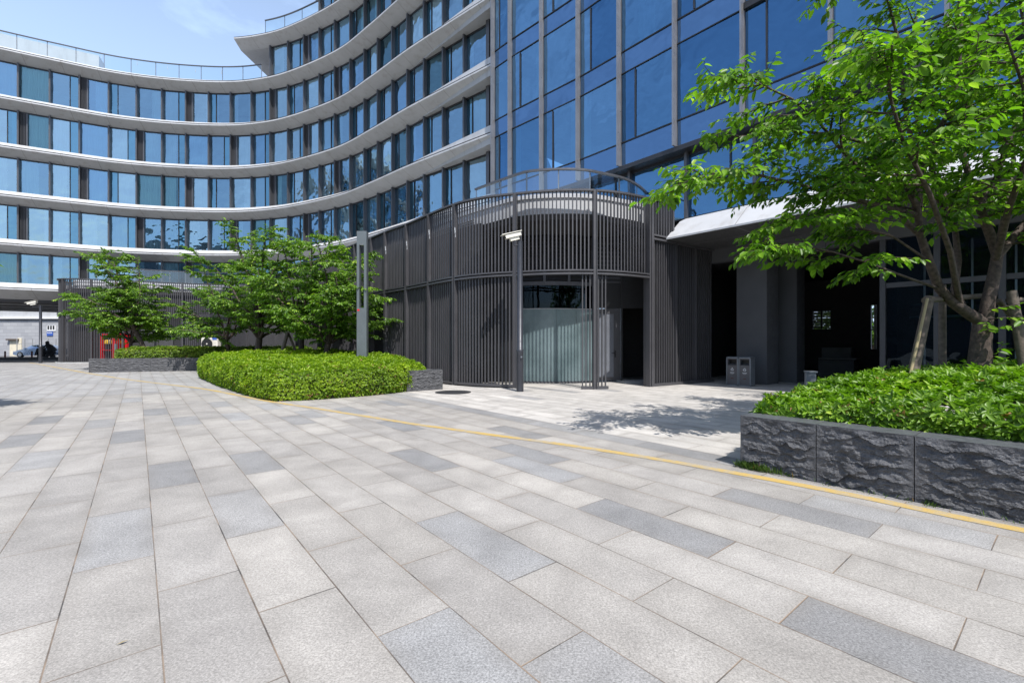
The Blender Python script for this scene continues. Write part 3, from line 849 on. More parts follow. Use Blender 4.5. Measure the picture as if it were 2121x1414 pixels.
for k, a in enumerate(PSL):
    post(pod, POD.P(a), POD.N(a), 0, ZT, mark=[None, -.1, .05, -.02, .1, -.15][k - iN + 1] if 0 <= k - iN + 1 < 6 else None)
# narrow slat clusters flanking the post at column x=1233
sp = PS[6]
mb = MB()
for du in (-.42, -.30, -.16, .14, .27, .40):
    p, nn = POD.P(sp + du), POD.N(sp + du); tt = np.array((-nn[1], nn[0]))
    mb.box(V(p - tt * .018 - nn * .11, .10), V(tt * .036), V(nn * .045), (0, 0, ZM - .14), SLAT)
rail(mb, POD, sp - .46, sp - .08, .0, .10); rail(mb, POD, sp + .07, sp + .46, .0, .10); mb.build('slat_panel', pod)
# corner pier and return panel under the canopy
K0 = np.array((4.95, 16.25)); KD = np.array((.83, .56)); KD = KD / np.linalg.norm(KD); KN = np.array((KD[1], -KD[0]))
KL = 3.75
mb = MB(); mb.box(V(K0 - KD * .02 - KN * .35, 0), V(KD * .12), V(KN * .38), (0, 0, ZT), SLAT); mb.build('corner_pier', pod)
mb = MB(); nsl = 27
for k in range(nsl):
    p = K0 + KD * (.2 + (KL - .3) * k / (nsl - 1))
    mb.box(V(p - KN * .09, .1), V(KD * .036), V(KN * .045), (0, 0, 5.16), SLAT)
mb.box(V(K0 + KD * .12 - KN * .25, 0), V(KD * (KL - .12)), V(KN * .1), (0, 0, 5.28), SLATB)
mb.box(V(K0 + KD * .1 - KN * .10, 0), V(KD * (KL - .1)), V(KN * .13), (0, 0, .1), SLAT); mb.box(V(K0 + KD * .1 - KN * .10, 5.22), V(KD * (KL - .1)), V(KN * .13), (0, 0, .07), SLAT)
for u in (1.35, 2.55): mb.box(V(K0 + KD * u - KN * .10, .1), V(KD * .06), V(KN * .125), (0, 0, 5.14), SLAT)
mb.build('slat_panel', pod)
mb = MB()
for k in range(7):
    p = K0 + KD * (.2 + .9 * k / 6); mb.box(V(p - KN * .09, 5.42), V(KD * .036), V(KN * .10), (0, 0, ZT - 5.48), SLAT)
mb.box(V(K0 + KD * .1 - KN * .10, ZT - .06), V(KD * 1.1), V(KN * .13), (0, 0, .06), SLAT); mb.box(V(K0 + KD * .1 - KN * .10, 5.36), V(KD * 1.1), V(KN * .13), (0, 0, .06), SLAT)
mb.box(V(K0 + KD * 1.12 - KN * .14, 5.36), V(KD * .08), V(KN * .2), (0, 0, ZT - 5.36), SLAT); mb.build('slat_panel', pod)
# inner wall, pale balcony fascia, deck
sIn0, sIn1 = 3.0, PS[4] + .8
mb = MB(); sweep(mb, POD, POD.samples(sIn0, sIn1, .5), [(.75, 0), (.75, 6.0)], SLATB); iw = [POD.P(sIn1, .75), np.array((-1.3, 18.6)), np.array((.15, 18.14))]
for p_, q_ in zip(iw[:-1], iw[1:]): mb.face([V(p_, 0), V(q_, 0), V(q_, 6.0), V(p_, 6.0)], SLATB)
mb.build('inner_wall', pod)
BAL = Curve([POD.P(a, .95) for a in POD.samples(3.0, PS[3], 1.0)] + [(-1.9, 18.0), (-.75, 16.85), (.2, 16.05), (1.4, 15.75), (2.7, 15.8), (3.75, 16.25), (4.75, 16.85), (5.7, 17.9), (6.5, 19.2)], .2)
mb = MB()
sweep(mb, BAL, BAL.samples(0, BAL.L, .3), [(.6, 6.02), (.02, 6.02), (0, 5.98), (0, 6.50), (-.05, 6.52), (-.05, 6.66), (.25, 6.66), (.25, 6.02)], ALU)
sweep(mb, BAL, BAL.samples(0, BAL.L, .3), [(.25, 6.60), (5, 6.60)], ALU)
sweep(mb, BAL, BAL.samples(0, BAL.L, .3), [(0, 5.98), (.1, 5.80), (4.5, 5.75)], CONCD)
mb.build('balcony_fascia', pod)
sA = BAL.sx(985, .72, 30)
balustrade(BAL, sA, BAL.L - .3, .72, 6.62, 7.74, 1.5, pod)
balustrade(BAL, BAL.sx(200, .2, 4), BAL.sx(560, .2, 4), .2, 6.62, 7.74, 2.2, pod)
# shop front at the rounded corner
SF = Curve([(.15, 18.12), (.6, 17.97), (1.1, 17.88), (1.7, 17.85), (2.8, 18.05), (3.4, 18.3)], .1)
mb = MB(); sweep(mb, SF, SF.samples(0, SF.L, .2), [(0, .06), (0, 2.88)], FROST, smooth=True)
o = mb.build('frosted_glass', pod)
mb = MB(); sweep(mb, SF, SF.samples(0, SF.L, .2), [(0.01, 2.90), (0.01, 3.85)], GLD, smooth=True); mb.build('clear_glass', pod)
mb = MB(); rail(mb, SF, 0, SF.L, 0, .06, -.04, .06); rail(mb, SF, 0, SF.L, 3.80, 3.95, -.04, .06)
sweep(mb, SF, SF.samples(0, SF.L, .2), [(-.012, 2.87), (-.012, 2.905)], INTC)
for k in range(12): sweep(mb, SF, SF.samples(0, SF.L, .3), [(-.05, 4.0 + k * .15), (.0, 4.09 + k * .15)], SLATB)
sweep(mb, SF, SF.samples(0, SF.L, .3), [(.05, 3.9), (.05, 5.8)], SLATB)
for u in np.linspace(.2, SF.L - .3, 4):
    nn = SF.N(u); mb.bar(V(SF.P(u, -.04), 3.95), V(SF.P(u, -.04), 5.7), .10, .06, SLAT, V(np.array((-nn[1], nn[0]))))
for u in (.48, .72): nn = SF.N(SF.L * u); mb.bar(V(SF.P(SF.L * u, .01), .06), V(SF.P(SF.L * u, .01), 2.87), .006, .03, FRAMED, V(np.array((-nn[1], nn[0]))))
mb.build('shopfront_frame', pod)
# dim room behind the clear strip
mb = MB(); sweep(mb, SF, SF.samples(0, SF.L, .4), [(.1, 0), (2.2, 0), (2.2, 4.2), (.1, 4.2)], INTD, caps=True)
mb.build('shop_interior', pod)
# grey door and open dark doorway right of it
dr = MB(); d0, d1 = np.array((3.42, 18.3)), np.array((4.22, 18.35)); dd = d1 - d0; dw = np.linalg.norm(dd); dd = dd / dw; dn = np.array((dd[1], -dd[0]))
dr.box(V(d0, .06), V(dd * dw), V(-dn * .05), (0, 0, 2.86), DOORG)
dr.box(V(d0 + dd * (dw - .16) + dn * .012, .06), V(dd * .16), V(-dn * .01), (0, 0, 2.86), SLAT); dr.box(V(d0 + dn * .012, 2.72), V(dd * (dw - .16)), V(-dn * .01), (0, 0, .2), SLAT)
dr.box(V(d0 + dn * .012, .06), V(dd * (dw - .16)), V(-dn * .01), (0, 0, .14), SLAT)
do = dr.build('door', pod)
mb = MB(); hp = d0 + dd * (dw - .13) + dn * .03; mb.box(V(hp, .98), V(dd * .05), V(dn * .02), (0, 0, .28), BLACK); mb.tube([V(hp + dn * .03 + dd * .02, 1.16), V(hp + dn * .06 + dd * .02, 1.16), V(hp + dn * .06 - dd * .14, 1.16)], [.014] * 3, BLACK, 6); mb.build('handle', do)
mb = MB()
mb.box(V(d1, 0), V(dd * .12), V(-dn * .2), (0, 0, 3.9), SLAT); mb.box(V(d0, 2.94), V(dd * (dw + .12)), V(-dn * .08), (0, 0, 2.9), SLATB)
for k in range(10): mb.box(V(d0 + dn * .02, 3.95 + k * .17), V(dd * 2.3), V(-dn * .04), (0, 0, .06), SLAT)
mb.box(V(d1 + dd * .12 + dn * .03, 2.94), V(dd * 1.4), V(-dn * .08), (0, 0, 2.85), SLATB)
mb.bbox(4.3, 7.0, 21.0, 21.1, 0, 5, SLATB); mb.box(V(np.array((4.36, 18.3)), 0), V(np.array((.3, 2.7))), V(np.array((.05, 0))), (0, 0, 5), SLATB); mb.box(V(np.array((5.6, 18.0)), 0), V(np.array((.9, 3))), V(np.array((.05, 0))), (0, 0, 5), SLATB)
mb.box(V(np.array((4.3, 17.6)), 0), V(np.array((1.2, .35))), V(np.array((-.1, .9))), (0, 0, .07), KERBM)
mb.build('doorway', pod)
# charcoal double door at the far left
mb = MB(); p0, p1 = POD.P(dS[0], .62), POD.P(dS[1], .62); dv = p1 - p0; dl = np.linalg.norm(dv); dv = dv / dl; nn = np.array((dv[1], -dv[0]))
mb.box(V(p0, .1), V(dv * dl * .5), V(-nn * .06), (0, 0, 2.75), DOORD); mb.box(V(p0 + dv * (dl * .5 + .02), .1), V(dv * (dl * .42)), V(-nn * .06), (0, 0, 2.75), DOORD)
dd2 = mb.build('double_door', pod)
for u in (.16, .66):
    mb = MB()
    mb.box(V(p0 + dv * dl * u + nn * .012, 2.05), V(dv * .55), V(-nn * .01), (0, 0, .30), WHITE)
    mb.box(V(p0 + dv * (dl * u + .06) + nn * .016, 2.17), V(dv * .12), V(-nn * .003), (0, 0, .08), BLUE); mb.box(V(p0 + dv * (dl * u + .24) + nn * .016, 2.15), V(dv * .26), V(-nn * .003), (0, 0, .10), BLUE)
    mb.build('notice_plate', dd2)
mb = MB(); mb.box(V(p0 + dv * (dl * .5 + .08) + nn * .05, 1.0), V(dv * .22), V(-nn * .04), (0, 0, .04), IRON); mb.build('handle', dd2)
mb = MB(); a_, b_ = K0 + np.array((.05, .25)), K0 + KD * (KL - .05)
mb.prism([a_, b_ - KN * .2, b_ - KN * 4.5, a_ - KN * 4.0], 5.31, 5.38, SLATB); mb.build('corner_roof', pod)  # unseen roof cap, added to keep sun off the wall above the doorway
# plinth
mb = MB(); sweep(mb, POD, POD.samples(3.0, POD.sx(640, 0, 8), .4), [(-.12, 0), (-.12, .10), (.6, .10)], KERBM); mb.build('plinth', pod)
# deck joining the screens to the buildings
mb = MB(); ring = [tuple(POD.P(a, .9)) for a in POD.samples(3, PS[4], 1.0)] + [(-.75, 17.4), (1.4, 16.4), (3.4, 16.7), (4.5, 17.2), (5.3, 18.2)] + [tuple(TOW.P(a, .3)) for a in TOW.samples(0, FS[5], 1.0)][::-1] + [tuple(LIP.P(a, 3)) for a in LIP.samples(LIP.sx(120), LIP.L, 1.0)][::-1]
mb.ngon(ring, 6.25, CONCD); mb.ngon(ring, 6.15, SLATB, False); mb.build('roof_deck', pod)

# ------------------------------------------------------------------ planters
def rock_face(mb, p0, ex, n, z0, z1, amp, seed, nx=56, nz=36):
    ex = np.array(ex); L = np.linalg.norm(ex); u = ex / L
    vs = []; fs = []
    for j in range(nz + 1):
        for i in range(nx + 1):
            a = i / nx; b = j / nz; x = a * L; z = z0 + (z1 - z0) * b
            e = min(1, 9 * min(a * L, (1 - a) * L), 14 * (1 - b) * (z1 - z0), 1 if b > 0 else 1)
            w = z * 6.2 + z * 1.5 + .55 * noise.noise(Vector((x * 1.5 + seed, .3, seed))) + 0.6 * noise.noise(Vector((x * 4.2 + seed, z * 4, 2 + seed))) + .25 * noise.noise(Vector((x * 12, z * 12, seed)))
            k = math.floor(w); sw = w - k; bk = .5 + .5 * noise.noise(Vector((k * 3.7 + seed, x * 2.1, 5.0)))
            vd = noise.voronoi(Vector((x * 7 + seed, z * 11, seed)))[0]
            lm = .35 + .65 * max(0, min(1, .5 + 1.6 * noise.noise(Vector((x * 2.6 + seed * 2, z * 3.5, 11.0)))))
            v2 = noise.voronoi(Vector((x * 3.1 + seed, z * 5.5, 4 + seed)))[0]
            v = (1 - sw) ** 1.5 * (.25 + .9 * bk) * lm + .55 * (vd[1] - vd[0]) + .55 * (v2[1] - v2[0]) + .22 * noise.noise(Vector((x * 20, z * 34, seed))) + .12 * noise.noise(Vector((x * 55, z * 80, seed)))
            d = amp * .62 * (v - .45) * max(0, e)
            p = np.array(p0) + u * x + np.array(n) * d
            vs.append(V(p, z))
    for j in range(nz):
        for i in range(nx):
            k = j * (nx + 1) + i; fs.append((k, k + 1, k + nx + 2, k + nx + 1))
    mb.mesh(vs, fs, ROCK, False)
def planter_wall(name, label, p0, u, length, n, z1, block, th, amp, nx=56, nz=36, cap=0.0):
    root = thing(name, label, 'planter wall', (p0[0], p0[1], 0))
    u = np.array(u) / np.linalg.norm(u); n = np.array(n); k = 0; a = 0
    while a < length - .05:
        b = min(length, a + block); mb = MB(); g = .004
        q = np.array(p0) + u * (a + g)
        rock_face(mb, q, u * (b - a - 2 * g), n, 0, z1, amp, 3.7 * k + p0[0], nx, nz)
        ex = u * (b - a - 2 * g)
        P = [q, q + ex, q + ex - n * th, q - n * th]
        mb.face([V(P[0], z1), V(P[1], z1), V(P[2], z1), V(P[3], z1)], ROCKTOP)
        mb.face([V(P[1], 0), V(P[2], 0), V(P[2], z1), V(P[1], z1)], ROCK); mb.face([V(P[0], 0), V(P[0], z1), V(P[3], z1), V(P[3], 0)], ROCK); mb.face([V(P[2], 0), V(P[3], 0), V(P[3], z1), V(P[2], z1)], ROCK)
        mb.build('stone_block', root)
        a = b; k += 1
    return root
A = np.array((2.80, 5.63))
planter_wall('planter_wall', 'rough black stone planter wall in the right foreground', A, -D1, 9.0, -D2, .63, .815, .45, .075, 120, 84)
planter_wall('planter_wall', 'rough dark stone return wall on the far side of the right hedge', A + D1 * 0 + D2 * .46, D2, 6.0, D1, .62, .9, .3, .02, 20, 16)
pL0, pL1 = gp(183.5, 771.5), gp(415, 767.5)
uL = (pL1 - pL0) / np.linalg.norm(pL1 - pL0); nL = np.array((uL[1], -uL[0]))
planter_wall('planter_wall', 'long grey stone planter wall under the far left hedge', pL0, uL, 13.0, nL, .74, 1.35, .4, .06, 44, 26)
pR = np.array((-2.31, 15.32))
planter_wall('planter_wall', 'short stone planter wall end at the right of the yellow green hedge', pR - D2 * 1.3, D2, 1.3, D1 * -1, .66, 1.3, .3, .055, 44, 34)
planter_wall('planter_wall', 'stone planter side wall between the middle hedge and the slat screen', pR + D1 * .32, D1, 9.0, D2, .64, 1.2, .3, .02, 12, 10)

# ------------------------------------------------------------------ hedges
def inside(P, poly):
    x, y = P[:, 0], P[:, 1]; r = np.zeros(len(P), bool); n = len(poly)
    for i in range(n):
        x1, y1 = poly[i]; x2, y2 = poly[(i + 1) % n]
        c = ((y1 > y) != (y2 > y)) & (x < (x2 - x1) * (y - y1) / (y2 - y1 + 1e-12) + x1); r ^= c
    return r
def edge_dist(P, poly):
    d = np.full(len(P), 1e9); n = len(poly)
    for i in range(n):
        a = np.array(poly[i]); b = np.array(poly[(i + 1) % n]); ab = b - a
        t = np.clip(((P - a) @ ab) / (ab @ ab), 0, 1); q = a + t[:, None] * ab
        d = np.minimum(d, np.linalg.norm(P - q, axis=1))
    return d
def fbm(P, sc, seed=0.0):
    return np.array([noise.noise(Vector((p[0] * sc + seed, p[1] * sc, seed))) for p in P])
def hedge(label, poly, zfun, zbase, dens, L, mat, rosette, rr=.28, rad=.03, seed=1.0, flower=None, fine=False):
    poly = [tuple(p) for p in poly]; c = np.mean(np.array(poly), axis=0)
    root = thing('hedge', label, 'hedge', (c[0], c[1], zbase))
    lo = np.min(np.array(poly), 0); hi = np.max(np.array(poly), 0)
    area = abs(sum(poly[i][0] * poly[(i + 1) % len(poly)][1] - poly[(i + 1) % len(poly)][0] * poly[i][1] for i in range(len(poly)))) / 2
    n = int(dens * area / 1.0)
    P = RNG.uniform(lo, hi, (int(n * np.prod(hi - lo) / area), 2)); P = P[inside(P, poly)]
    def top(Q):
        e = edge_dist(Q, poly); return zbase + (zfun(Q) - zbase) * (1 - .14 * np.clip(1 - e / rr, 0, 1) ** 2) + .12 * fbm(Q, 1.7, seed) + .10 * fbm(Q, 5.5, seed + 4)
    Z = top(P); e = edge_dist(P, poly)
    cen = np.concatenate([P, Z[:, None]], 1)
    nrm = np.tile(np.array([[0, 0, 1.0]]), (len(P), 1)) + RNG.normal(0, .35, (len(P), 3))
    # sides
    side = []; sn = []
    for i in range(len(poly)):
        a = np.array(poly[i]); b = np.array(poly[(i + 1) % len(poly)]); l = np.linalg.norm(b - a); u = (b - a) / l
        out = np.array((u[1], -u[0]))
        if inside(np.array([(a + b) / 2 + out * .02]), poly)[0]: out = -out
        m = int(l * 1.0 * dens * .95)
        t = RNG.uniform(0, 1, m); Q = a + np.outer(t, b - a)
        zt = top(Q - out * .05); f = RNG.uniform(0.02, 1, m)
        bul = .10 * np.sin(f * 2.4) + .05 * np.array([noise.noise(Vector((q[0] * 2.5, q[1] * 2.5, k * 2.5 + seed))) for q, k in zip(Q, f)])
        Q = Q + out * (bul[:, None] - .05)
        side.append(np.concatenate([Q, (zbase + (zt - zbase) * f)[:, None]], 1))
        sn.append(np.tile(np.array([[out[0], out[1], .55]]), (m, 1)) + RNG.normal(0, .35, (m, 3)))
    C = np.concatenate([cen] + side); Nn = unit(np.concatenate([nrm] + sn))
    C = C - Nn * RNG.exponential(.045, (len(C), 1)) + Nn * (RNG.random((len(C), 1)) < .05) * RNG.uniform(0, .10, (len(C), 1))
    clump = np.array([noise.noise(Vector((p[0] * 1.4, p[1] * 1.4, p[2] * 2 + seed))) for p in C])
    # rosettes of leaves
    k = rosette
    Pp = np.repeat(C, k, 0); Nr = np.repeat(Nn, k, 0)
    th = np.tile(np.arange(k) * 2 * np.pi / k, len(C)) + np.repeat(RNG.uniform(0, 6.28, len(C)), k) + RNG.normal(0, .3, len(Pp))
    t1 = unit(np.cross(Nr, np.tile([[.31, .2, .93]], (len(Pp), 1)))); t2 = np.cross(Nr, t1)
    el = RNG.uniform(.1, .75, len(Pp))
    dr = (t1 * np.cos(th)[:, None] + t2 * np.sin(th)[:, None]) * np.cos(el)[:, None] + Nr * np.sin(el)[:, None]
    Ls = L * RNG.uniform(.45, 1.3, len(Pp)); Ws = Ls * RNG.uniform(.34, .46, len(Pp))
    v, f, per = leaves(Pp, dr, Nr + RNG.normal(0, .1, Nr.shape), Ls, Ws, .18, .12, fine)
    rv = np.clip(.45 + .45 * np.repeat(clump, k) + RNG.normal(0, .2, len(Pp)), .07, 1); rv[np.repeat(RNG.random(len(C)) < .012 + .02 * (C[:, 2] < zbase + .35), k)] = 0
    rnd = np.repeat(rv, per)
    arrays_mesh('foliage', v, f, mat, rnd, root)
    # stems: dark woody mass inside
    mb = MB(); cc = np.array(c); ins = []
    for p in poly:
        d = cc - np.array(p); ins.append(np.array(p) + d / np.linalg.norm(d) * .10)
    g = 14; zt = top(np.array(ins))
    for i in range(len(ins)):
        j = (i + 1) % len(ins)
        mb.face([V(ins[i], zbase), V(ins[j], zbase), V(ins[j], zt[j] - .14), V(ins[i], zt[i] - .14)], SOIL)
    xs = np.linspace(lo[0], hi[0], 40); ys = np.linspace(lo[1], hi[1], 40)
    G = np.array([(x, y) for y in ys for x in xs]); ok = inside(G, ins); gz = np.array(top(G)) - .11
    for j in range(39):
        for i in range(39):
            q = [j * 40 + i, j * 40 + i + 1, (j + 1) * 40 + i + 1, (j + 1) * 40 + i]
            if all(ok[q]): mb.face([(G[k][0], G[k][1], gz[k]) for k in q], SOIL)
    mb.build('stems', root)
    return root
# middle hedge
hp = [gp(412, 783), gp(450, 800), gp(505, 818), gp(548, 828.5), gp(575, 831.5), gp(640, 829), gp(760, 820.5), gp(835, 812.5), gp(882, 806), (-3.35, 16.6), (-5.4, 19.4), (-8.0, 22.0), (-11.5, 24.3), (-14.0, 24.4), (-15.2, 23.0)]
def zmid(Q):
    f = np.clip((Q[:, 1] - 12.2) / 9.5, 0, 1); return .78 + .42 * f - .12 * np.clip((Q[:, 0] + 4.2) / 1.5, 0, 1) - .28 * np.clip((-12.0 - Q[:, 0]) / 2.5, 0, 1)
hedge('bright yellow green clipped hedge in the middle with a grey lamp post rising from it', hp, zmid, 0, 520, .062, LEAF_Y, 5, .3, seed=2.0)
qh = pL0 + uL * 1.0 - nL * .35
hl = [qh, qh + uL * 11.5, qh + uL * 11.5 - nL * 3.0, qh - nL * 3.0 + uL * .3]
hedge('dark green low hedge on top of the far left stone planter', hl, lambda Q: 1.30 + 0 * Q[:, 0], 0.5, 260, .085, LEAF_L, 5, .3, seed=5.0)
a0 = A + D2 * .42 - D1 * .02
hr = [a0 - D1 * .05, a0 - D1 * 3, a0 - D1 * 6.5, a0 - D1 * 9, a0 - D1 * 9 + D2 * 7, a0 + D2 * 7, a0 + D2 * 3.5, a0 + D2 * .4]
def zright(Q):
    q = (Q - A) @ D2; return .89 + .21 * np.clip((q - .3) / 2.2, 0, 1) - .20 * np.clip(1 - ((Q - A) @ -D1) / 1.7, 0, 1)
hedge('glossy green leafy hedge behind the right foreground planter wall', hr, zright, .5, 340, .085, LEAF_H, 6, .45, seed=8.0, fine=True)

# ------------------------------------------------------------------ trees
class Tree:
    def __init__(s, seed): s.r = random.Random(seed); s.br = []; s.tw = []
    def branch(s, pts, r0, r1):
        n = len(pts); s.br.append((pts, [r0 + (r1 - r0) * (i / (n - 1)) ** .8 for i in range(n)]))
    def grow(s, p, d, length, r0, up=.0, wig=.18, n=6):
        pts = [Vector(p)]; d = Vector(d).normalized()
        for k in range(n):
            d = (d + Vector((s.r.gauss(0, wig), s.r.gauss(0, wig), s.r.gauss(0, wig * .5) + up / n))).normalized()
            pts.append(pts[-1] + d * length / n)
        s.branch(pts, r0, r0 * .35); return pts
    def along(s, pts, t):
        i = min(len(pts) - 2, int(t * (len(pts) - 1))); f = t * (len(pts) - 1) - i
        return pts[i].lerp(pts[i + 1], f), (pts[i + 1] - pts[i]).normalized()
    def foliate(s, pts, n1, len1, n2, len2, t0=.2, flat=.45):
        """side branches with leafy twigs along a limb"""
        for k in range(n1):
            t = t0 + (1 - t0) * (k + s.r.random() * .8) / n1; t = min(t, .99)
            p, d = s.along(pts, t)
            a = s.r.choice((-1, 1)) * s.r.uniform(.6, 1.15) + s.r.gauss(0, .2)
            h = Vector((d.x, d.y, 0))
            if h.length < .35: h = Vector((s.r.gauss(0, 1), s.r.gauss(0, 1), 0))
            h.normalize(); h = Vector((h.x * math.cos(a) - h.y * math.sin(a), h.x * math.sin(a) + h.y * math.cos(a), 0))
            dd = h + Vector((0, 0, d.z * .5 * flat + s.r.gauss(.08, .14)))
            L = len1 * s.r.uniform(.6, 1.15) * (1.1 - .45 * t)
            bp = s.grow(p, dd, L, .012 + .008 * L, -.1, .13, 5)
            for j in range(n2):
                tt = .15 + .85 * (j + s.r.random() * .7) / n2; q, e = s.along(bp, min(tt, .99))
                a = (1 if j % 2 else -1) * s.r.uniform(.5, 1.1)
                g = Vector((e.x * math.cos(a) - e.y * math.sin(a), e.x * math.sin(a) + e.y * math.cos(a), e.z * .5 + s.r.gauss(.02, .15)))
                s.tw.append(s.grow(q, g, len2 * s.r.uniform(.6, 1.2), .006, -.25, .15, 4))
            s.tw.append(bp)
        s.tw.append(pts[len(pts) // 2:])
    def make(s, name, label, base, L, mat, gap, group=None, fine=True, twn=4):
        root = thing(name, label, 'tree', tuple(base), group)
        mb = MB()
        for pts, rr in s.br:
            big = rr[0] > .03; mb.tube(pts, rr, BARK, 9 if rr[0] > .08 else 6 if big else 4, True, False)
        mb.build('trunk', root)
        P = []; Dv = []
        for pts in s.tw:
            sg = [(pts[i + 1] - pts[i]).length for i in range(len(pts) - 1)]; T = sum(sg); n = max(3, int(T / gap))
            for k in range(n):
                t = (k + s.r.random() * .6) / n; t = min(.1 + .9 * t, .999); p, d = s.along(pts, t)
                sd = d.cross(Vector((0, 0, 1)));
                if sd.length < .05: sd = Vector((1, 0, 0))
                sd.normalize(); sgn = 1 if k % 2 else -1
                v = d * s.r.uniform(.25, .8) + sd * sgn * s.r.uniform(.4, 1.0) + Vector((0, 0, s.r.gauss(-.42, .28)))
                P.append(p); Dv.append(v)
            P.append(pts[-1]); Dv.append((pts[-1] - pts[-2]).normalized() + Vector((0, 0, -.3)))
        P = np.array([tuple(p) for p in P]); Dv = np.array([tuple(p) for p in Dv])
        n = len(P); Ls = L * RNG.uniform(.5, 1.25, n); Ws = Ls * RNG.uniform(.46, .60, n)
        up = np.tile([[0, 0, 1.0]], (n, 1)) + RNG.normal(0, .38, (n, 3))
        v, f, per = leaves(P, Dv, up, Ls, Ws, .16, .14, fine)
        cl = np.array([noise.noise(Vector(p) * .9) for p in P])
        rnd = np.repeat(np.clip(.46 + .35 * cl + RNG.normal(0, .24, n), .07, 1), per)
        arrays_mesh('crown', v, f, mat, rnd, root, True)
        return root

# big tree on the right: limbs traced at their own depths
T = Tree(21)
def pl(pts): return [at(*p) for p in pts]
trunk = pl([(2026, 800, 7.6), (2030, 750, 7.6), (2032, 710, 7.6), (2036, 668, 7.6)])
T.br.append((trunk, [.185, .155, .138, .13]))
LB = [
 ([(2036,668,7.6),(2010,652,7.6),(1975,628,7.55),(1946,598,7.5),(1924,541,7.4),(1907,488,7.4),(1900,430,7.3),(1876,380,7.2),(1840,330,7.1),(1790,295,7.0),(1720,278,6.9),(1635,271,6.8),(1530,285,6.7)], .10, .010, .42, 12, 1.0),
 ([(1907,488,7.4),(1876,459,7.3),(1820,390,7.2),(1780,350,7.1),(1737,304,7.0),(1690,245,6.9),(1640,205,6.8),(1560,168,6.7),(1500,172,6.6)], .05, .008, .3, 10, .9),
 ([(1902,446,7.35),(1840,430,7.2),(1760,412,7.0),(1717,400,6.9),(1645,380,6.8),(1559,360,6.7),(1470,358,6.55),(1415,388,6.45)], .05, .008, .25, 13, .8),
 ([(1900,430,7.3),(1905,350,7.3),(1940,280,7.2),(1962,238,7.2),(1985,160,7.1),(1990,60,7.0),(1985,-60,7.0)], .07, .02, .15, 14, 1.25),
 ([(1905,350,7.3),(1880,260,7.2),(1868,170,7.1),(1860,80,7.0),(1835,-10,6.9),(1815,-90,6.8)], .04, .012, .2, 9, 1.05),
 ([(1946,598,7.5),(1880,575,7.2),(1800,545,6.9),(1720,520,6.7),(1640,505,6.6),(1585,520,6.5)], .028, .005, .3, 6, .55),
 ([(1924,541,7.4),(1850,490,7.1),(1780,470,6.9),(1700,455,6.7),(1620,462,6.5)], .03, .005, .25, 8, .65),
 ([(2025,665,7.65),(1995,640,7.75),(1977,598,7.8),(1985,541,7.9),(1978,471,8.0),(1960,418,8.1),(1930,350,8.2),(1900,250,8.3),(1880,150,8.4),(1900,30,8.5)], .075, .015, .4, 12, 1.2),
 ([(2040,668,7.6),(2048,620,7.6),(2059,570,7.6),(2066,527,7.6),(2052,488,7.6),(2038,453,7.5),(2030,425,7.5),(2045,395,7.5),(2064,370,7.5),(2081,314,7.4),(2114,231,7.4),(2130,120,7.3),(2110,-20,7.3)], .105, .018, .4, 14, 1.3),
 ([(2066,527,7.6),(2087,506,7.6),(2121,464,7.6),(2180,400,7.5),(2250,330,7.5)], .08, .02, .2, 9, 1.2),
 ([(2038,453,7.5),(2010,380,7.6),(1990,300,7.6),(2000,200,7.6),(2040,90,7.6),(2060,-40,7.6)], .06, .015, .15, 13, 1.25),
 ([(1990,640,7.6),(1968,520,7.0),(1925,400,6.5),(1870,290,6.1),(1840,190,5.9),(1850,90,5.8)], .05, .012, .4, 11, 1.1),
 ([(2062,540,7.6),(2090,430,7.0),(2130,320,6.5),(2120,180,6.2),(2080,60,6.0)], .06, .012, .3, 12, 1.2),
 ([(2060,560,7.6),(2080,450,8.3),(2100,330,8.9),(2060,200,9.2),(2000,80,9.4)], .06, .012, .3, 11, 1.3),
 ([(1978,471,8.0),(1940,410,8.4),(1860,370,8.8),(1780,330,9.0)], .04, .01, .3, 9, 1.1),
]
for pts, r0, r1, t0, n1, l1 in LB:
    P3 = pl(pts); T.branch(P3, r0, r1); T.foliate(P3, int(n1 * 1.35), l1, 9, .45, t0)
# low sprouts from the trunk
for k in range(7):
    p = trunk[1 + k % 3] + Vector((RNG.normal(0, .08), -.12, RNG.uniform(-.1, .25))); T.tw.append(T.grow(p, (RNG.normal(0, .9), -.7, RNG.uniform(.1, .8)), RNG.uniform(.4, .75), .008, .1, .2, 4))
T.make('cherry_tree', 'big spreading leafy tree with forked trunk in the right foreground planter', trunk[0], .135, LEAF_R, .058)

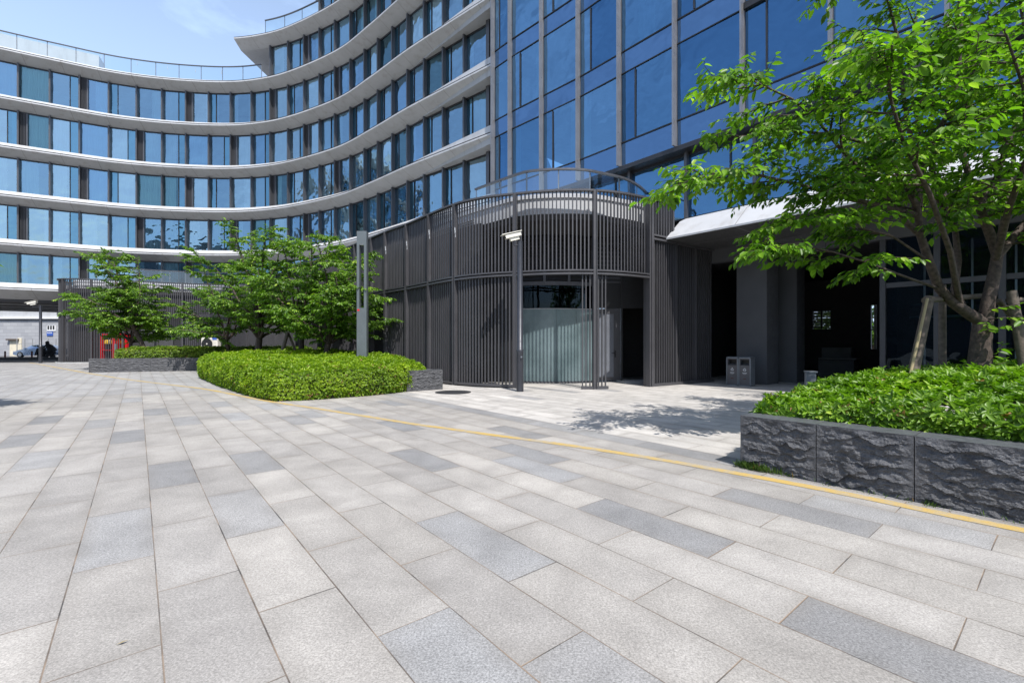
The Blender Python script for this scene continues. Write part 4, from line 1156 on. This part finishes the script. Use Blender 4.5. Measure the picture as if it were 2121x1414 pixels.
def auto_tree(seed, label, px, D, zb, crown, nl, lean=(0, 0), gap=.044, leafL=.155, trunk_h=1.0, r0=.12, group=None, n1=12, base=None):
    """crown = (half width left, half width right, height) in metres"""
    T = Tree(seed); r = T.r
    b = Vector(((px - CX) / F * D, D, zb)) if base is None else Vector(base)
    tp = b + Vector((lean[0] * .3, lean[1] * .3, trunk_h))
    T.br.append(([b, b.lerp(tp, .5) + Vector((r.gauss(0, .03), r.gauss(0, .03), 0)), tp], [r0 * 1.15, r0, r0 * .95]))
    hl, hr, hh = crown
    for k in range(nl):
        az = 2 * math.pi * (k + r.uniform(-.25, .25)) / nl + seed
        ca = math.cos(az); ext = (hr if ca > 0 else hl) * r.uniform(.72, 1.0)
        top = trunk_h + (hh - trunk_h) * (r.uniform(.08, .7) if k % 3 else r.uniform(.85, 1.0))
        sh = .55 if k % 3 == 0 else 1.0
        end = b + Vector((ca * ext * sh + lean[0], math.sin(az) * min(hl, hr) * .8 * sh + lean[1], top))
        m1 = tp.lerp(end, .4) + Vector((-lean[0] * .1, 0, (end.z - tp.z) * .22))
        pts = [tp]
        for t in (.15, .3, .45, .6, .75, .9, 1.0):
            q = tp.lerp(m1, t).lerp(m1.lerp(end, t), t); pts.append(q + Vector((r.gauss(0, .06), r.gauss(0, .06), r.gauss(0, .04))))
        T.branch(pts, r0 * .55, .012)
        T.foliate(pts, n1, 1.2, 8, .5, .2)
    return T.make('broadleaf_tree', label, b, leafL, LEAF_T, gap, group, fine=True)
G = 'small trees in the planting beds'
auto_tree(3, 'leaning slim tree at the far left of the stone planter, trunk tilted to the left', 303, 27.0, .9, (2.2, 2.8, 6.0), 10, (-2.1, 0), trunk_h=1.4, group=G)
auto_tree(4, 'low bushy tree just left of the leaning trunk, in front of the red racks', 268, 28.2, .9, (2.8, 2.8, 4.4), 8, (.3, 0), trunk_h=.7, r0=.10, group=G)
auto_tree(8, 'small tree in front of the air conditioner unit', 472, 27.0, .9, (3.4, 2.6, 6.2), 9, (-.3, 0), trunk_h=.8, group=G)
auto_tree(10, 'dark trunked tree in the middle group, second from its left', 536, 24.8, .9, (3.2, 2.7, 6.9), 11, (.1, 0), trunk_h=.9, r0=.17, group=G)
auto_tree(13, 'tallest tree of the middle group, propped by a wooden pole', 622, 22.3, .9, (2.7, 2.5, 6.4), 11, (.2, 0), trunk_h=.9, r0=.13, group=G)
auto_tree(17, 'tree nearest the lamp post with a crooked forked trunk', 676, 20.0, .8, (2.2, 3.0, 5.1), 11, (.3, 0), trunk_h=.7, r0=.12, group=G)
auto_tree(19, 'leafy tree just outside the left edge that shades the pavement', 0, 9, 0, (1.4, 1.0, 4.7), 8, (0, 0), trunk_h=2.2, base=(-13.05, 9.2, 0))
auto_tree(29, 'green bush beyond the louvred vent of the dark passage', 1700, 46.0, 0, (2.8, 2.8, 8.0), 11, (0, 0), trunk_h=.4, leafL=.2)
auto_tree(23, 'green bush far beyond the narrow opening of the dark passage', 1810, 46.0, 0, (2.5, 2.5, 7.0), 11, (0, 0), trunk_h=.4, leafL=.2)

# tree props
def pole_thing(name, label, parts, group=None):
    base = parts[0][0]; root = thing(name, label, 'tree prop', tuple(base), group)
    for i, (a, b, r, m) in enumerate(parts):
        mb = MB(); a, b = Vector(a), Vector(b); mid = a.lerp(b, .5) + Vector((.01, .01, 0)); mb.tube([a, mid, b], [r, r * .95, r * .88], m, 10); mb.build('pole' if abs((b - a).normalized().z) > .5 else 'crossbar', root)
    return root
pole_thing('tree_support', 'weathered wooden pole and bamboo stake propping the big tree on its left', [(at(1888, 790, 7.3), at(1925, 615, 7.5), .075, WOOD), (at(1882, 790, 7.15), at(1921, 618, 7.35), .022, BAMB), (at(1915, 622, 7.45), at(2040, 612, 7.9), .05, WOOD)])
pole_thing('tree_support', 'thick grey wooden prop with crossbar at the right image edge', [(at(2128, 790, 7.2), at(2095, 603, 7.4), .075, WOOD), (at(2088, 622, 7.45), at(2230, 618, 7.5), .045, WOOD), (at(2135, 700, 7.9), at(2068, 622, 7.7), .05, WOOD)])
pole_thing('tree_support', 'brown wooden pole standing behind the big tree near the glass wall', [(at(1952, 790, 8.3), at(1952, 590, 8.3), .06, WOOD)])
pole_thing('tree_support', 'pale tilted wooden prop among the trunks of the middle trees', [(at(578, 745, 21.4), at(596, 688, 21.8), .09, WOOD), (at(615, 735, 22.0), at(597, 690, 21.9), .06, WOOD)])

# grass tuft at the foot of the stone wall
Pg = []
for k in range(420):
    u = abs(RNG.normal(0, .22)) + RNG.uniform(0, .15) if k < 330 else RNG.uniform(0, 3.2)
    p = A - D1 * (u - .06) - D2 * abs(RNG.normal(.02, .03)); Pg.append((p[0], p[1], 0))
for k in range(60):
    c = A - D1 * (1.75 if k < 30 else 2.5) - D2 * .03; Pg.append((c[0] + RNG.normal(0, .03), c[1] + RNG.normal(0, .03), 0))
Pg = np.array(Pg); n = len(Pg)
v, f, per = leaves(Pg, np.concatenate([RNG.normal(0, .45, (n, 2)), np.ones((n, 1))], 1), RNG.normal(0, 1, (n, 3)), RNG.uniform(.04, .13, n) * np.where(np.arange(n) < 330, 1, .5), np.full(n, .007), .0, .25, False)
o = arrays_mesh('grass', v, f, GRASSM, np.repeat(RNG.uniform(0, 1, n), per)); tag(o, 'tuft of green grass at the foot of the black stone wall', 'grass', kind='stuff')

# ------------------------------------------------------------------ street furniture
# lamp post
lp = thing('lamp_post', 'tall square grey lamp post with open slot standing in the middle hedge', 'lamp post', tuple(at(751, 788, 18)[:2]) + (0,))
bx, by = lp['org'][0], lp['org'][1]; wv = .19; zt = H + (HY - 480) / F * 18; zs = H + (HY - 638) / F * 18
def lbox(mb, u0, u1, v0, v1, z0, z1, m): mb.bbox(bx + u0, bx + u1, by + v0, by + v1, z0, z1, m)
mb = MB(); lbox(mb, -wv, wv, -.12, .12, 0, zs, POLE); mb.build('shaft', lp)
mb = MB(); lbox(mb, -wv, -wv + .10, -.12, .12, zs, zt - .5, POLE); lbox(mb, wv - .10, wv, -.12, .12, zs, zt - .5, POLE); mb.build('slot_frame', lp)
mb = MB(); lbox(mb, -wv, wv, -.12, .12, zt - .5, zt, POLE); lbox(mb, -wv + .1, wv - .1, -.1, .1, zt - .53, zt - .502, WHITE); mb.build('lamp_head', lp)
mb = MB(); lbox(mb, -wv + .02, -wv + .11, -.123, -.1205, zs - .12, zs - .05, REDM); mb.build('red_plate', lp)
def cctv(label, px, D, ytop, ycam, xcam, camscale=1.0, arm=True):
    b = Vector(((px - CX) / F * D, D, 0)); root = thing('camera_pole', label, 'camera pole', tuple(b), 'surveillance camera poles')
    zt = H + (HY - ytop) / F * D; zc = 1.27
    mb = MB(); mb.tube([b, b + Vector((0, 0, zc)), b + Vector((0, 0, zc + .06)), b + Vector((0, 0, zc + .08)), b + Vector((0, 0, zt))], [.115, .112, .125, .094, .088], POLED, 18, True); mb.build('shaft', root)
    c = Vector(((xcam - CX) / F * D, D - .05, H + (HY - ycam) / F * D))
    mb = MB(); d = Vector((-.92, -.25, -.26)).normalized(); sd = Vector((.25, -.95, 0)).normalized(); upv = sd.cross(d).normalized()
    if upv.z < 0: upv = -upv
    s = camscale
    mb.box(c - d * .26 * s - sd * .10 * s - upv * .055 * s, d * .52 * s, sd * .20 * s, upv * .11 * s, CAMW)
    mb.box(c + d * .26 * s - sd * .08 * s - upv * .045 * s, d * .012 * s, sd * .16 * s, upv * .085 * s, BLACK)
    mb.box(c - d * .30 * s - sd * .125 * s + upv * .075 * s, d * .66 * s, sd * .25 * s, upv * .022 * s, CAMW)
    mb.box(c - d * .18 * s - sd * .06 * s - upv * .16 * s, d * .30 * s, sd * .12 * s, upv * .10 * s, CAMW)
    h = mb.build('camera_housing', root)
    mb = MB(); tp = Vector((b.x, b.y, zt - .12)); mb.tube([tp, Vector((c.x + .05, c.y, tp.z - .02)), c - upv * .1], [.03, .025, .03], POLED, 8); mb.build('arm', root)
    return root
r = cctv('dark camera pole in front of the rounded slat corner', 1077, 14.6, 500, 489, 1062)
mb = MB(); b = Vector(r['org']); mb.box(b + Vector((.02, -.157, 1.08)), (.05, -.0, 0), (0, -.003, 0), (0, 0, .05), BINF); mb.build('sticker', r)
cctv('dark camera pole at the far left beside the passage', 84, 36.8, 632, 627, 68, 1.15)

# recycling bins
def bin_thing():
    root = thing('recycling_bin', '', 'bin', (0, 0, 0), 'pair of recycling bins')
    ex, ey = Vector((-D1[0], -D1[1], 0)), Vector((D2[0], D2[1], 0)); o = Vector((0, 0, 0)); Wb, Db, Hb = .43, .36, 1.05
    mb = MB()
    mb.box(o, ex * .035, ey * Db, (0, 0, Hb - .02), BINF); mb.box(o + ex * (Wb - .035), ex * .035, ey * Db, (0, 0, Hb - .02), BINF)
    mb.box(o, ex * Wb, ey * Db, (0, 0, .03), BINF)
    r = [(.0, Hb - .02), (.03, Hb), (Db - .03, Hb), (Db, Hb - .02), (Db, Hb - .06), (0, Hb - .06)]
    pts = [o + ey * a + Vector((0, 0, z)) for a, z in r]; n = len(pts)
    vs = pts + [p + ex * Wb for p in pts]; mb.mesh(vs, [tuple(range(n))[::-1], tuple(range(n, 2 * n))] + [(i, (i + 1) % n, (i + 1) % n + n, i + n) for i in range(n)], BINF)
    mb.build('frame', root)
    mb = MB(); f = .012
    def fb(u0, u1, z0, z1, m, d0=f, d1=f + .02): mb.box(o + ex * u0 + ey * d0 + Vector((0, 0, z0)), ex * (u1 - u0), ey * (d1 - d0), (0, 0, z1 - z0), m)
    fb(.035, Wb - .035, .03, .74, BINM); fb(.035, .06, .74, .95, BINM); fb(Wb - .06, Wb - .035, .74, .95, BINM); fb(.035, Wb - .035, .95, Hb - .06, BINM)
    fb(.06, Wb - .06, .74, .95, BLACK, .20, .22); mb.face([o + ex * .06 + ey * .03 + Vector((0, 0, .745)), o + ex * (Wb - .06) + ey * .03 + Vector((0, 0, .745)), o + ex * (Wb - .06) + ey * .2 + Vector((0, 0, .80)), o + ex * .06 + ey * .2 + Vector((0, 0, .80))], BINM)
    mb.box(o + ey * (Db - .01) + ex * .035, ex * (Wb - .07), ey * .01, (0, 0, Hb - .07), BINM)
    mb.build('front_panel', root)
    mb = MB(); cx, cz, R = Wb / 2, .585, .065
    def fp(u, z): return o + ex * u + ey * (f - .003) + Vector((0, 0, z))
    for k in range(3):       # recycling arrows
        a = math.pi / 2 + k * 2 * math.pi / 3; b2 = a + 2 * math.pi / 3
        A1 = np.array((cx + R * math.cos(a), cz + R * math.sin(a))); B1 = np.array((cx + R * math.cos(b2), cz + R * math.sin(b2)))
        p, q = A1 + (B1 - A1) * .16, A1 + (B1 - A1) * .72; u = (B1 - A1) / np.linalg.norm(B1 - A1); nn = np.array((-u[1], u[0])); w = .008
        mb.face([fp(*(p - nn * w)), fp(*(q - nn * w)), fp(*(q + nn * w)), fp(*(p + nn * w))], WHITE)
        tip = q + u * .028; mb.face([fp(*(q - nn * w * 2.2)), fp(*tip), fp(*(q + nn * w * 2.2))], WHITE)
    for k in range(6): mb.face([fp(cx - .075 + k * .026, .455), fp(cx - .056 + k * .026, .455), fp(cx - .056 + k * .026, .48), fp(cx - .075 + k * .026, .48)], WHITE)
    for k in range(8): mb.face([fp(cx - .05 + k * .013, .425), fp(cx - .042 + k * .013, .425), fp(cx - .042 + k * .013, .437), fp(cx - .05 + k * .013, .437)], WHITE)
    mb.face([fp(cx - .05, .25), fp(cx + .05, .25), fp(cx + .05, .275), fp(cx - .05, .275)], RUST)
    mb.build('marking', root)
    return root
bA = bin_thing(); bA['label'] = 'grey recycling bin nearer the slat screen, left one of the pair by the column'
b0 = np.array((7.93, 16.98)); bA.location = V(b0); copy_thing(bA, V(b0 - D1 * .445), 'grey recycling bin nearer the green hedge, right one of the pair by the column')
# small grey cabinet
p = at(1675, 800, 11.5); mb = MB(); zc = H - (768 - HY) / F * 11.5
cab = thing('utility_box', 'small grey utility box half hidden behind the right hedge', 'utility box', (p.x, 11.5, 0))
mb.box((p.x - .12, 11.4, 0), (.2, -.06, 0), (.08, .2, 0), (0, 0, zc - .03), BINF); mb.build('body', cab)
mb = MB(); mb.box((p.x - .14, 11.38, zc - .03), (.24, -.07, 0), (.09, .24, 0), (0, 0, .03), BINF); mb.build('lid', cab)
# manhole
mc = gp(938.5, 812.3); mh = thing('manhole_cover', 'round dark iron manhole cover on the paving near the slat screen', 'manhole cover', V(mc))
mb = MB(); mb.disc(V(mc, .002), .56, .010, IRON, 40); mb.build('rim', mh)
mb = MB(); mb.disc(V(mc, .012), .48, .008, IRON, 40); mb.build('lid', mh)
# air conditioner
pa = at(417, 722, 36.6); ac = thing('air_conditioner', 'cream outdoor air conditioner unit with round fan behind the small tree', 'air conditioner', (pa.x, 36.6, .1))
mb = MB(); mb.bbox(pa.x, pa.x + 1.3, 36.6, 37.0, .85, 2.12, ACW); mb.build('casing', ac)
mb = MB(); c = Vector((pa.x + .47, 36.58, 1.54)); mb.disc(c, .43, .03, BLACK, 28, (0, -1, 0)); mb.tube([c + Vector((0, -.035, 0)), c + Vector((0, -.045, 0))], [.06, .05], ACW, 10)
mb.build('fan_grille', ac)
mb = MB(); mb.bbox(pa.x + .88, pa.x + 1.24, 36.585, 36.599, 1.86, 2.06, BLUE); mb.build('label_plate', ac)
mb = MB(); mb.bbox(pa.x + .1, pa.x + .2, 36.6, 37, .0, .85, IRON); mb.bbox(pa.x + 1.1, pa.x + 1.2, 36.6, 37, .0, .85, IRON); mb.build('feet', ac)
# red racks
for k, (x0, x1) in enumerate(((208, 238), (242, 262))):
    Dp = 36.9 + k * .4; a, b2 = at(x0, 740, Dp), at(x1, 740, Dp); zt = H + (HY - 691) / F * Dp
    rk = thing('red_rack', ('left' if k == 0 else 'right') + ' open red metal rack standing behind the slats at the far left', 'rack', (a.x, Dp, 0), 'red racks behind the slats')
    mb = MB(); t_ = .13
    mb.bbox(a.x, a.x + t_, Dp, Dp + .5, 0, zt, REDM); mb.bbox(b2.x - t_ * (1.8 if k == 0 else 1), b2.x, Dp, Dp + .5, 0, zt, REDM); mb.bbox(a.x, b2.x, Dp, Dp + .5, zt - .13, zt - .001, REDM)
    mb.bbox(a.x + t_, b2.x - t_, Dp, Dp + .5, 1.0, 1.06, REDM); mb.bbox(a.x + .1, b2.x - .1, Dp + .46, Dp + .49, .05, zt - .1, BLACK); mb.build('frame', rk)
    mb = MB()
    for j in range(3 if k == 0 else 2):
        q = Vector((a.x + .32 + j * .27, Dp + .2, 1.55)); mb.tube([q, q + Vector((0, 0, .16)), q + Vector((0, 0, .3)), q + Vector((0, 0, .34))], [.12, .13, .09, .02], BAMB if j % 2 else simple('yellow plastic', (.7, .45, .03), .4) if 'yellow plastic' not in MATS else MATS['yellow plastic'], 10)
    mb.build('helmet', rk)
sgn = thing('marker_post', 'small grey marker post on the far left hedge', 'post', tuple(at(238.5, 740, 27)[:2]) + (.6,)); mb = MB(); q = at(238.5, 712, 25.6); mb.bbox(q.x - .06, q.x + .06, 25.6, 25.64, .7, q.z, POLE); mb.build('plate', sgn)

# ------------------------------------------------------------------ far left passage: wall, car, scooter rider
DW = 58.0
far = thing('service_building', 'pale grey tiled building seen through the far left passage', 'building', (-60, DW, 0))
mb = MB(); mb.bbox(-85, -38, DW, DW + 6, 0, 4.9, TILE); mb.bbox(-85, -38, DW + .02, DW + 6, 4.9, 14, ALU); mb.build('wall', far)
mb = MB(); mb.bbox(-85, -38, DW - .25, DW + .02, 4.72, 4.95, WHITE); mb.bbox(-85, -38, DW - .18, DW, 4.62, 4.72, BLACK); mb.build('ledge', far)
p = at(21, 700, DW); mb = MB(); mb.bbox(p.x, p.x + 1.0, DW - .06, DW, 0, 2.0, CREAM); mb.build('door', far)
mb = MB(); mb.bbox(p.x - .2, p.x + 1.25, DW - .35, DW, 2.02, 2.2, WOOD); mb.bbox(p.x + 1.0, p.x + 1.5, DW - .10, DW, 0, 2.3, CREAM); mb.build('door_hood', far)
p = at(98, 674, DW); mb = MB(); mb.bbox(p.x, p.x + 1.1, DW - .06, DW, p.z - .7, p.z + .0, WHITE); 
for k in range(3): mb.bbox(p.x + .1 + .33 * k, p.x + .3 + .33 * k, DW - .08, DW - .06, p.z - .5, p.z - .02, BLACK)
mb.build('window', far)
mb = MB(); mb.bbox(p.x, p.x + .75, DW - .08, DW, p.z - 1.3, p.z - .8, BLUE); 
for k in range(4): mb.bbox(p.x + .08 + .16 * k, p.x + .19 + .16 * k, DW - .09, DW - .08, p.z - .98, p.z - .87, WHITE)
mb.build('sign', far)
# railing in front of the tiled wall
rl = thing('railing', 'thin white railing in front of the tiled service building', 'railing', (-57, DW - 2, 0)); mb = MB()
for k in range(16): x = -60.5 + k * .95; mb.bbox(x, x + .06, DW - 2, DW - 1.94, 0, 2.2, INTC)
mb.bbox(-60.5, -46, DW - 2.01, DW - 1.99, 1.5, 1.56, INTC); mb.build('rails', rl)
# kerb bar
mb = MB(); mb.box((-75, 43, 0), (31, 2.3, 0), (0, .3, 0), (0, 0, .22), BLACK); tag(mb.build('wheel_stop', loc=(-58, 44, 0)), 'long black low kerb bar at the mouth of the far left passage', 'kerb')
for k, xx in enumerate((10.5, 66)):
    q = at(xx, 740, 49); bo = thing('bollard', ('bollard at the far left edge before the cream door' if k == 0 else 'dark red bollard in front of the parked car'), 'bollard', (q.x, 49, 0), 'low bollards by the car'); mb = MB(); mb.disc((q.x, 49, 0), .075, .72, RUST, 12); mb.build('shaft', bo); mb = MB(); mb.disc((q.x, 49, .72), .085, .06, BLACK, 12); mb.build('cap', bo)
# car
cx0 = at(26.5, 740, 52).x; car = thing('parked_car', 'silver blue car parked in the far left passage', 'car', (cx0, 52, 0))
prof = [(0.02, .35), (.0, .55), (.08, .72), (.75, .88), (1.25, .95), (1.95, 1.38), (2.5, 1.46), (3.3, 1.42), (3.95, 1.05), (4.45, .98), (4.52, .6), (4.48, .32), (4.0, .25), (.3, .25)]
def carbox(mb, pr, y0, y1, m, taper_=0):
    n = len(pr); A_ = [Vector((cx0 + x, y0 + (taper_ if z > .98 else 0), z)) for x, z in pr]; B_ = [Vector((cx0 + x, y1 - (taper_ if z > .98 else 0), z)) for x, z in pr]
    for tri in tessellate_polygon([[Vector((x, z, 0)) for x, z in pr]]):
        mb.face([A_[i] for i in tri], m); mb.face([B_[i] for i in reversed(tri)], m)
    for i in range(n): j = (i + 1) % n; mb.face([A_[j], A_[i], B_[i], B_[j]], m)
mb = MB(); carbox(mb, prof, 52, 53.75, CARB, .16); mb.build('body', car)
mb = MB(); carbox(mb, [(1.42, .99), (2.05, 1.36), (2.5, 1.40), (2.52, .99)], 52.14, 53.6, CARG); carbox(mb, [(2.6, .99), (2.58, 1.40), (3.22, 1.37), (3.7, 1.02)], 52.14, 53.6, CARG); mb.build('side_window', car)
for xx in (.82, 3.65):
    mb = MB(); mb.disc((cx0 + xx, 52.18, .33), .33, .20, TYRE, 20, (0, -1, 0)); wo = mb.build('wheel', car)
    mb = MB(); mb.disc((cx0 + xx, 51.979, .33), .21, .012, RIM, 16, (0, -1, 0)); mb.build('rim', wo)
mb = MB(); mb.bbox(cx0 + .06, cx0 + .42, 51.985, 52.1, .66, .76, LENS); mb.build('headlight', car)
mb = MB(); mb.bbox(cx0 + 1.35, cx0 + 1.55, 51.86, 52.0, .98, 1.1, CARB); mb.build('wing_mirror', car)

def skin_obj(name, nodes, edges, mat, parent, sub=2, root=0):
    me = bpy.data.meshes.new(name); org = Vector(parent['org']) if parent is not None else Vector((0, 0, 0))
    me.from_pydata([tuple(Vector(p) - org) for p, r in nodes], edges, []); me.materials.append(mat)
    o = bpy.data.objects.new(name, me); COL.objects.link(o); o.parent = parent
    o.modifiers.new('Skin', 'SKIN').use_smooth_shade = True
    for i, (p, r) in enumerate(nodes):
        sv = me.skin_vertices[0].data[i]; sv.radius = (r, r) if not isinstance(r, tuple) else r; sv.use_root = (i == root)
    s = o.modifiers.new('Subsurf', 'SUBSURF'); s.levels = s.render_levels = sub
    return o
# scooter and rider
sc0 = at(97, 742, 47.5); X0 = sc0.x
scoot = thing('motor_scooter', 'dark motor scooter with a black apron passing the far left passage', 'scooter', (X0, 47.5, 0))
mb = MB()
pr = [(-.62, .30), (-.70, .75), (-.58, 1.02), (-.50, 1.0), (-.42, .45), (.05, .38), (.12, .72), (.75, .78), (.85, .62), (.55, .38), (.1, .25), (-.4, .25)]
P1 = [Vector((X0 + x, 47.36, z)) for x, z in pr]; P2 = [Vector((X0 + x, 47.64, z)) for x, z in pr]
for tri in tessellate_polygon([[Vector((x, z, 0)) for x, z in pr]]): mb.face([P1[i] for i in tri], BLK); mb.face([P2[i] for i in reversed(tri)], BLK)
for i in range(len(pr)): j = (i + 1) % len(pr); mb.face([P1[j], P1[i], P2[i], P2[j]], BLK)
mb.build('body', scoot)
for xx in (-.72, .62):
    mb = MB(); mb.disc((X0 + xx, 47.56, .24), .24, .12, TYRE, 18, (0, -1, 0)); mb.build('wheel', scoot)
mb = MB(); mb.tube([(X0 - .52, 47.2, 1.05), (X0 - .60, 47.5, 1.02), (X0 - .52, 47.8, 1.05)], [.02] * 3, BLACK, 6); mb.tube([(X0 - .6, 47.3, 1.05), (X0 - .66, 47.28, 1.25)], [.012, .01], BLACK, 5); mb.disc((X0 - .68, 47.28, 1.27), .07, .02, RUST, 10, (1, 0, 0)); mb.build('handlebar', scoot)
mb = MB(); mb.mesh([(X0 - .95, 47.15, .35), (X0 - .95, 47.85, .35), (X0 - .66, 47.12, 1.12), (X0 - .66, 47.88, 1.12), (X0 - .5, 47.1, 1.05), (X0 - .5, 47.9, 1.05), (X0 - .55, 47.05, .4), (X0 - .55, 47.95, .4)], [(0, 1, 3, 2), (2, 3, 5, 4), (0, 2, 4, 6), (1, 7, 5, 3)], BLK); mb.build('apron', scoot)
rider = thing('person', 'person in a black hooded coat riding the scooter past the passage', 'person', (X0 + .3, 47.5, .0))
nodes = [((X0 + .32, 47.5, .90), .19), ((X0 + .28, 47.5, 1.15), .20), ((X0 + .18, 47.5, 1.40), .19), ((X0 + .10, 47.5, 1.52), .08), ((X0 + .06, 47.5, 1.68), .12),
         ((X0 + .14, 47.28, 1.42), .09), ((X0 - .08, 47.22, 1.20), .07), ((X0 - .42, 47.24, 1.08), .05), ((X0 + .14, 47.72, 1.42), .09), ((X0 - .08, 47.78, 1.20), .07), ((X0 - .42, 47.76, 1.08), .05),
         ((X0 + .30, 47.38, .86), .12), ((X0 - .14, 47.36, .80), .10), ((X0 - .12, 47.36, .36), .07), ((X0 - .30, 47.36, .30), .055), ((X0 + .30, 47.62, .86), .12), ((X0 - .14, 47.64, .80), .10), ((X0 - .12, 47.64, .36), .07), ((X0 - .30, 47.64, .30), .055)]
edges = [(0, 1), (1, 2), (2, 3), (3, 4), (2, 5), (5, 6), (6, 7), (2, 8), (8, 9), (9, 10), (0, 11), (11, 12), (12, 13), (13, 14), (0, 15), (15, 16), (16, 17), (17, 18)]
skin_obj('body', nodes, edges, BLK, rider)
mb = MB()   # hooded coat: one draped surface
rings = [(.62, .42, .30, .95), (.95, .40, .36, .55), (1.25, .34, .32, .35), (1.45, .26, .28, .20), (1.56, .15, .16, .08), (1.68, .16, .15, .05), (1.80, .13, .12, .07), (1.86, .04, .04, .09)]
vs = []; n = 14
for z, rx, ry, ox in rings:
    for k in range(n):
        a = 2 * math.pi * k / n; vs.append((X0 + (.30 if z < .7 else ox if z > .9 else .3) + rx * math.cos(a), 47.5 + ry * math.sin(a), z))
mb.mesh(vs, [(i * n + k, i * n + (k + 1) % n, (i + 1) * n + (k + 1) % n, (i + 1) * n + k) for i in range(len(rings) - 1) for k in range(n)], BLK, True); mb.face(vs[-n:], BLK)
mb.build('hooded_coat', rider)
mb = MB(); vs = []
for z, rx in ((1.58, .03), (1.62, .07), (1.70, .085), (1.77, .06)):
    for k in range(8): a = 2 * math.pi * k / 8; vs.append((X0 - .09 + .05 * math.cos(a), 47.5 + rx * math.sin(a), z))
mb.mesh(vs, [(i * 8 + k, i * 8 + (k + 1) % 8, (i + 1) * 8 + (k + 1) % 8, (i + 1) * 8 + k) for i in range(3) for k in range(8)], SKIN, True); mb.build('face', rider)

# ------------------------------------------------------------------ block across the plaza, seen in the glass only
opp = thing('office_block', 'dark glazed office block across the plaza, mirrored in the lower windows', 'building', (-70, -36, 0))
mb = MB(); mb.bbox(-105, -42, -48, -36, 0, 26, INT); mb.build('wall', opp)
for k in range(6):
    mb = MB()
    for j in range(12): mb.bbox(-103 + j * 5.1, -99 + j * 5.1, -36, -35.95, 1.5 + k * 4.1, 4.4 + k * 4.1, CARG)
    mb.build('window_band', opp)

lf = gp(240, 1337); v, f, per = leaves(np.array([[lf[0], lf[1], .006]]), np.array([[.8, .6, .05]]), np.array([[0, .1, 1.0]]), np.array([.05]), np.array([.018]), .2, -.1, False)
o = arrays_mesh('fallen_leaf', v, f, BAMB, np.zeros(2)); tag(o, 'single dry tan leaf lying on the paving in the left foreground', 'leaf')
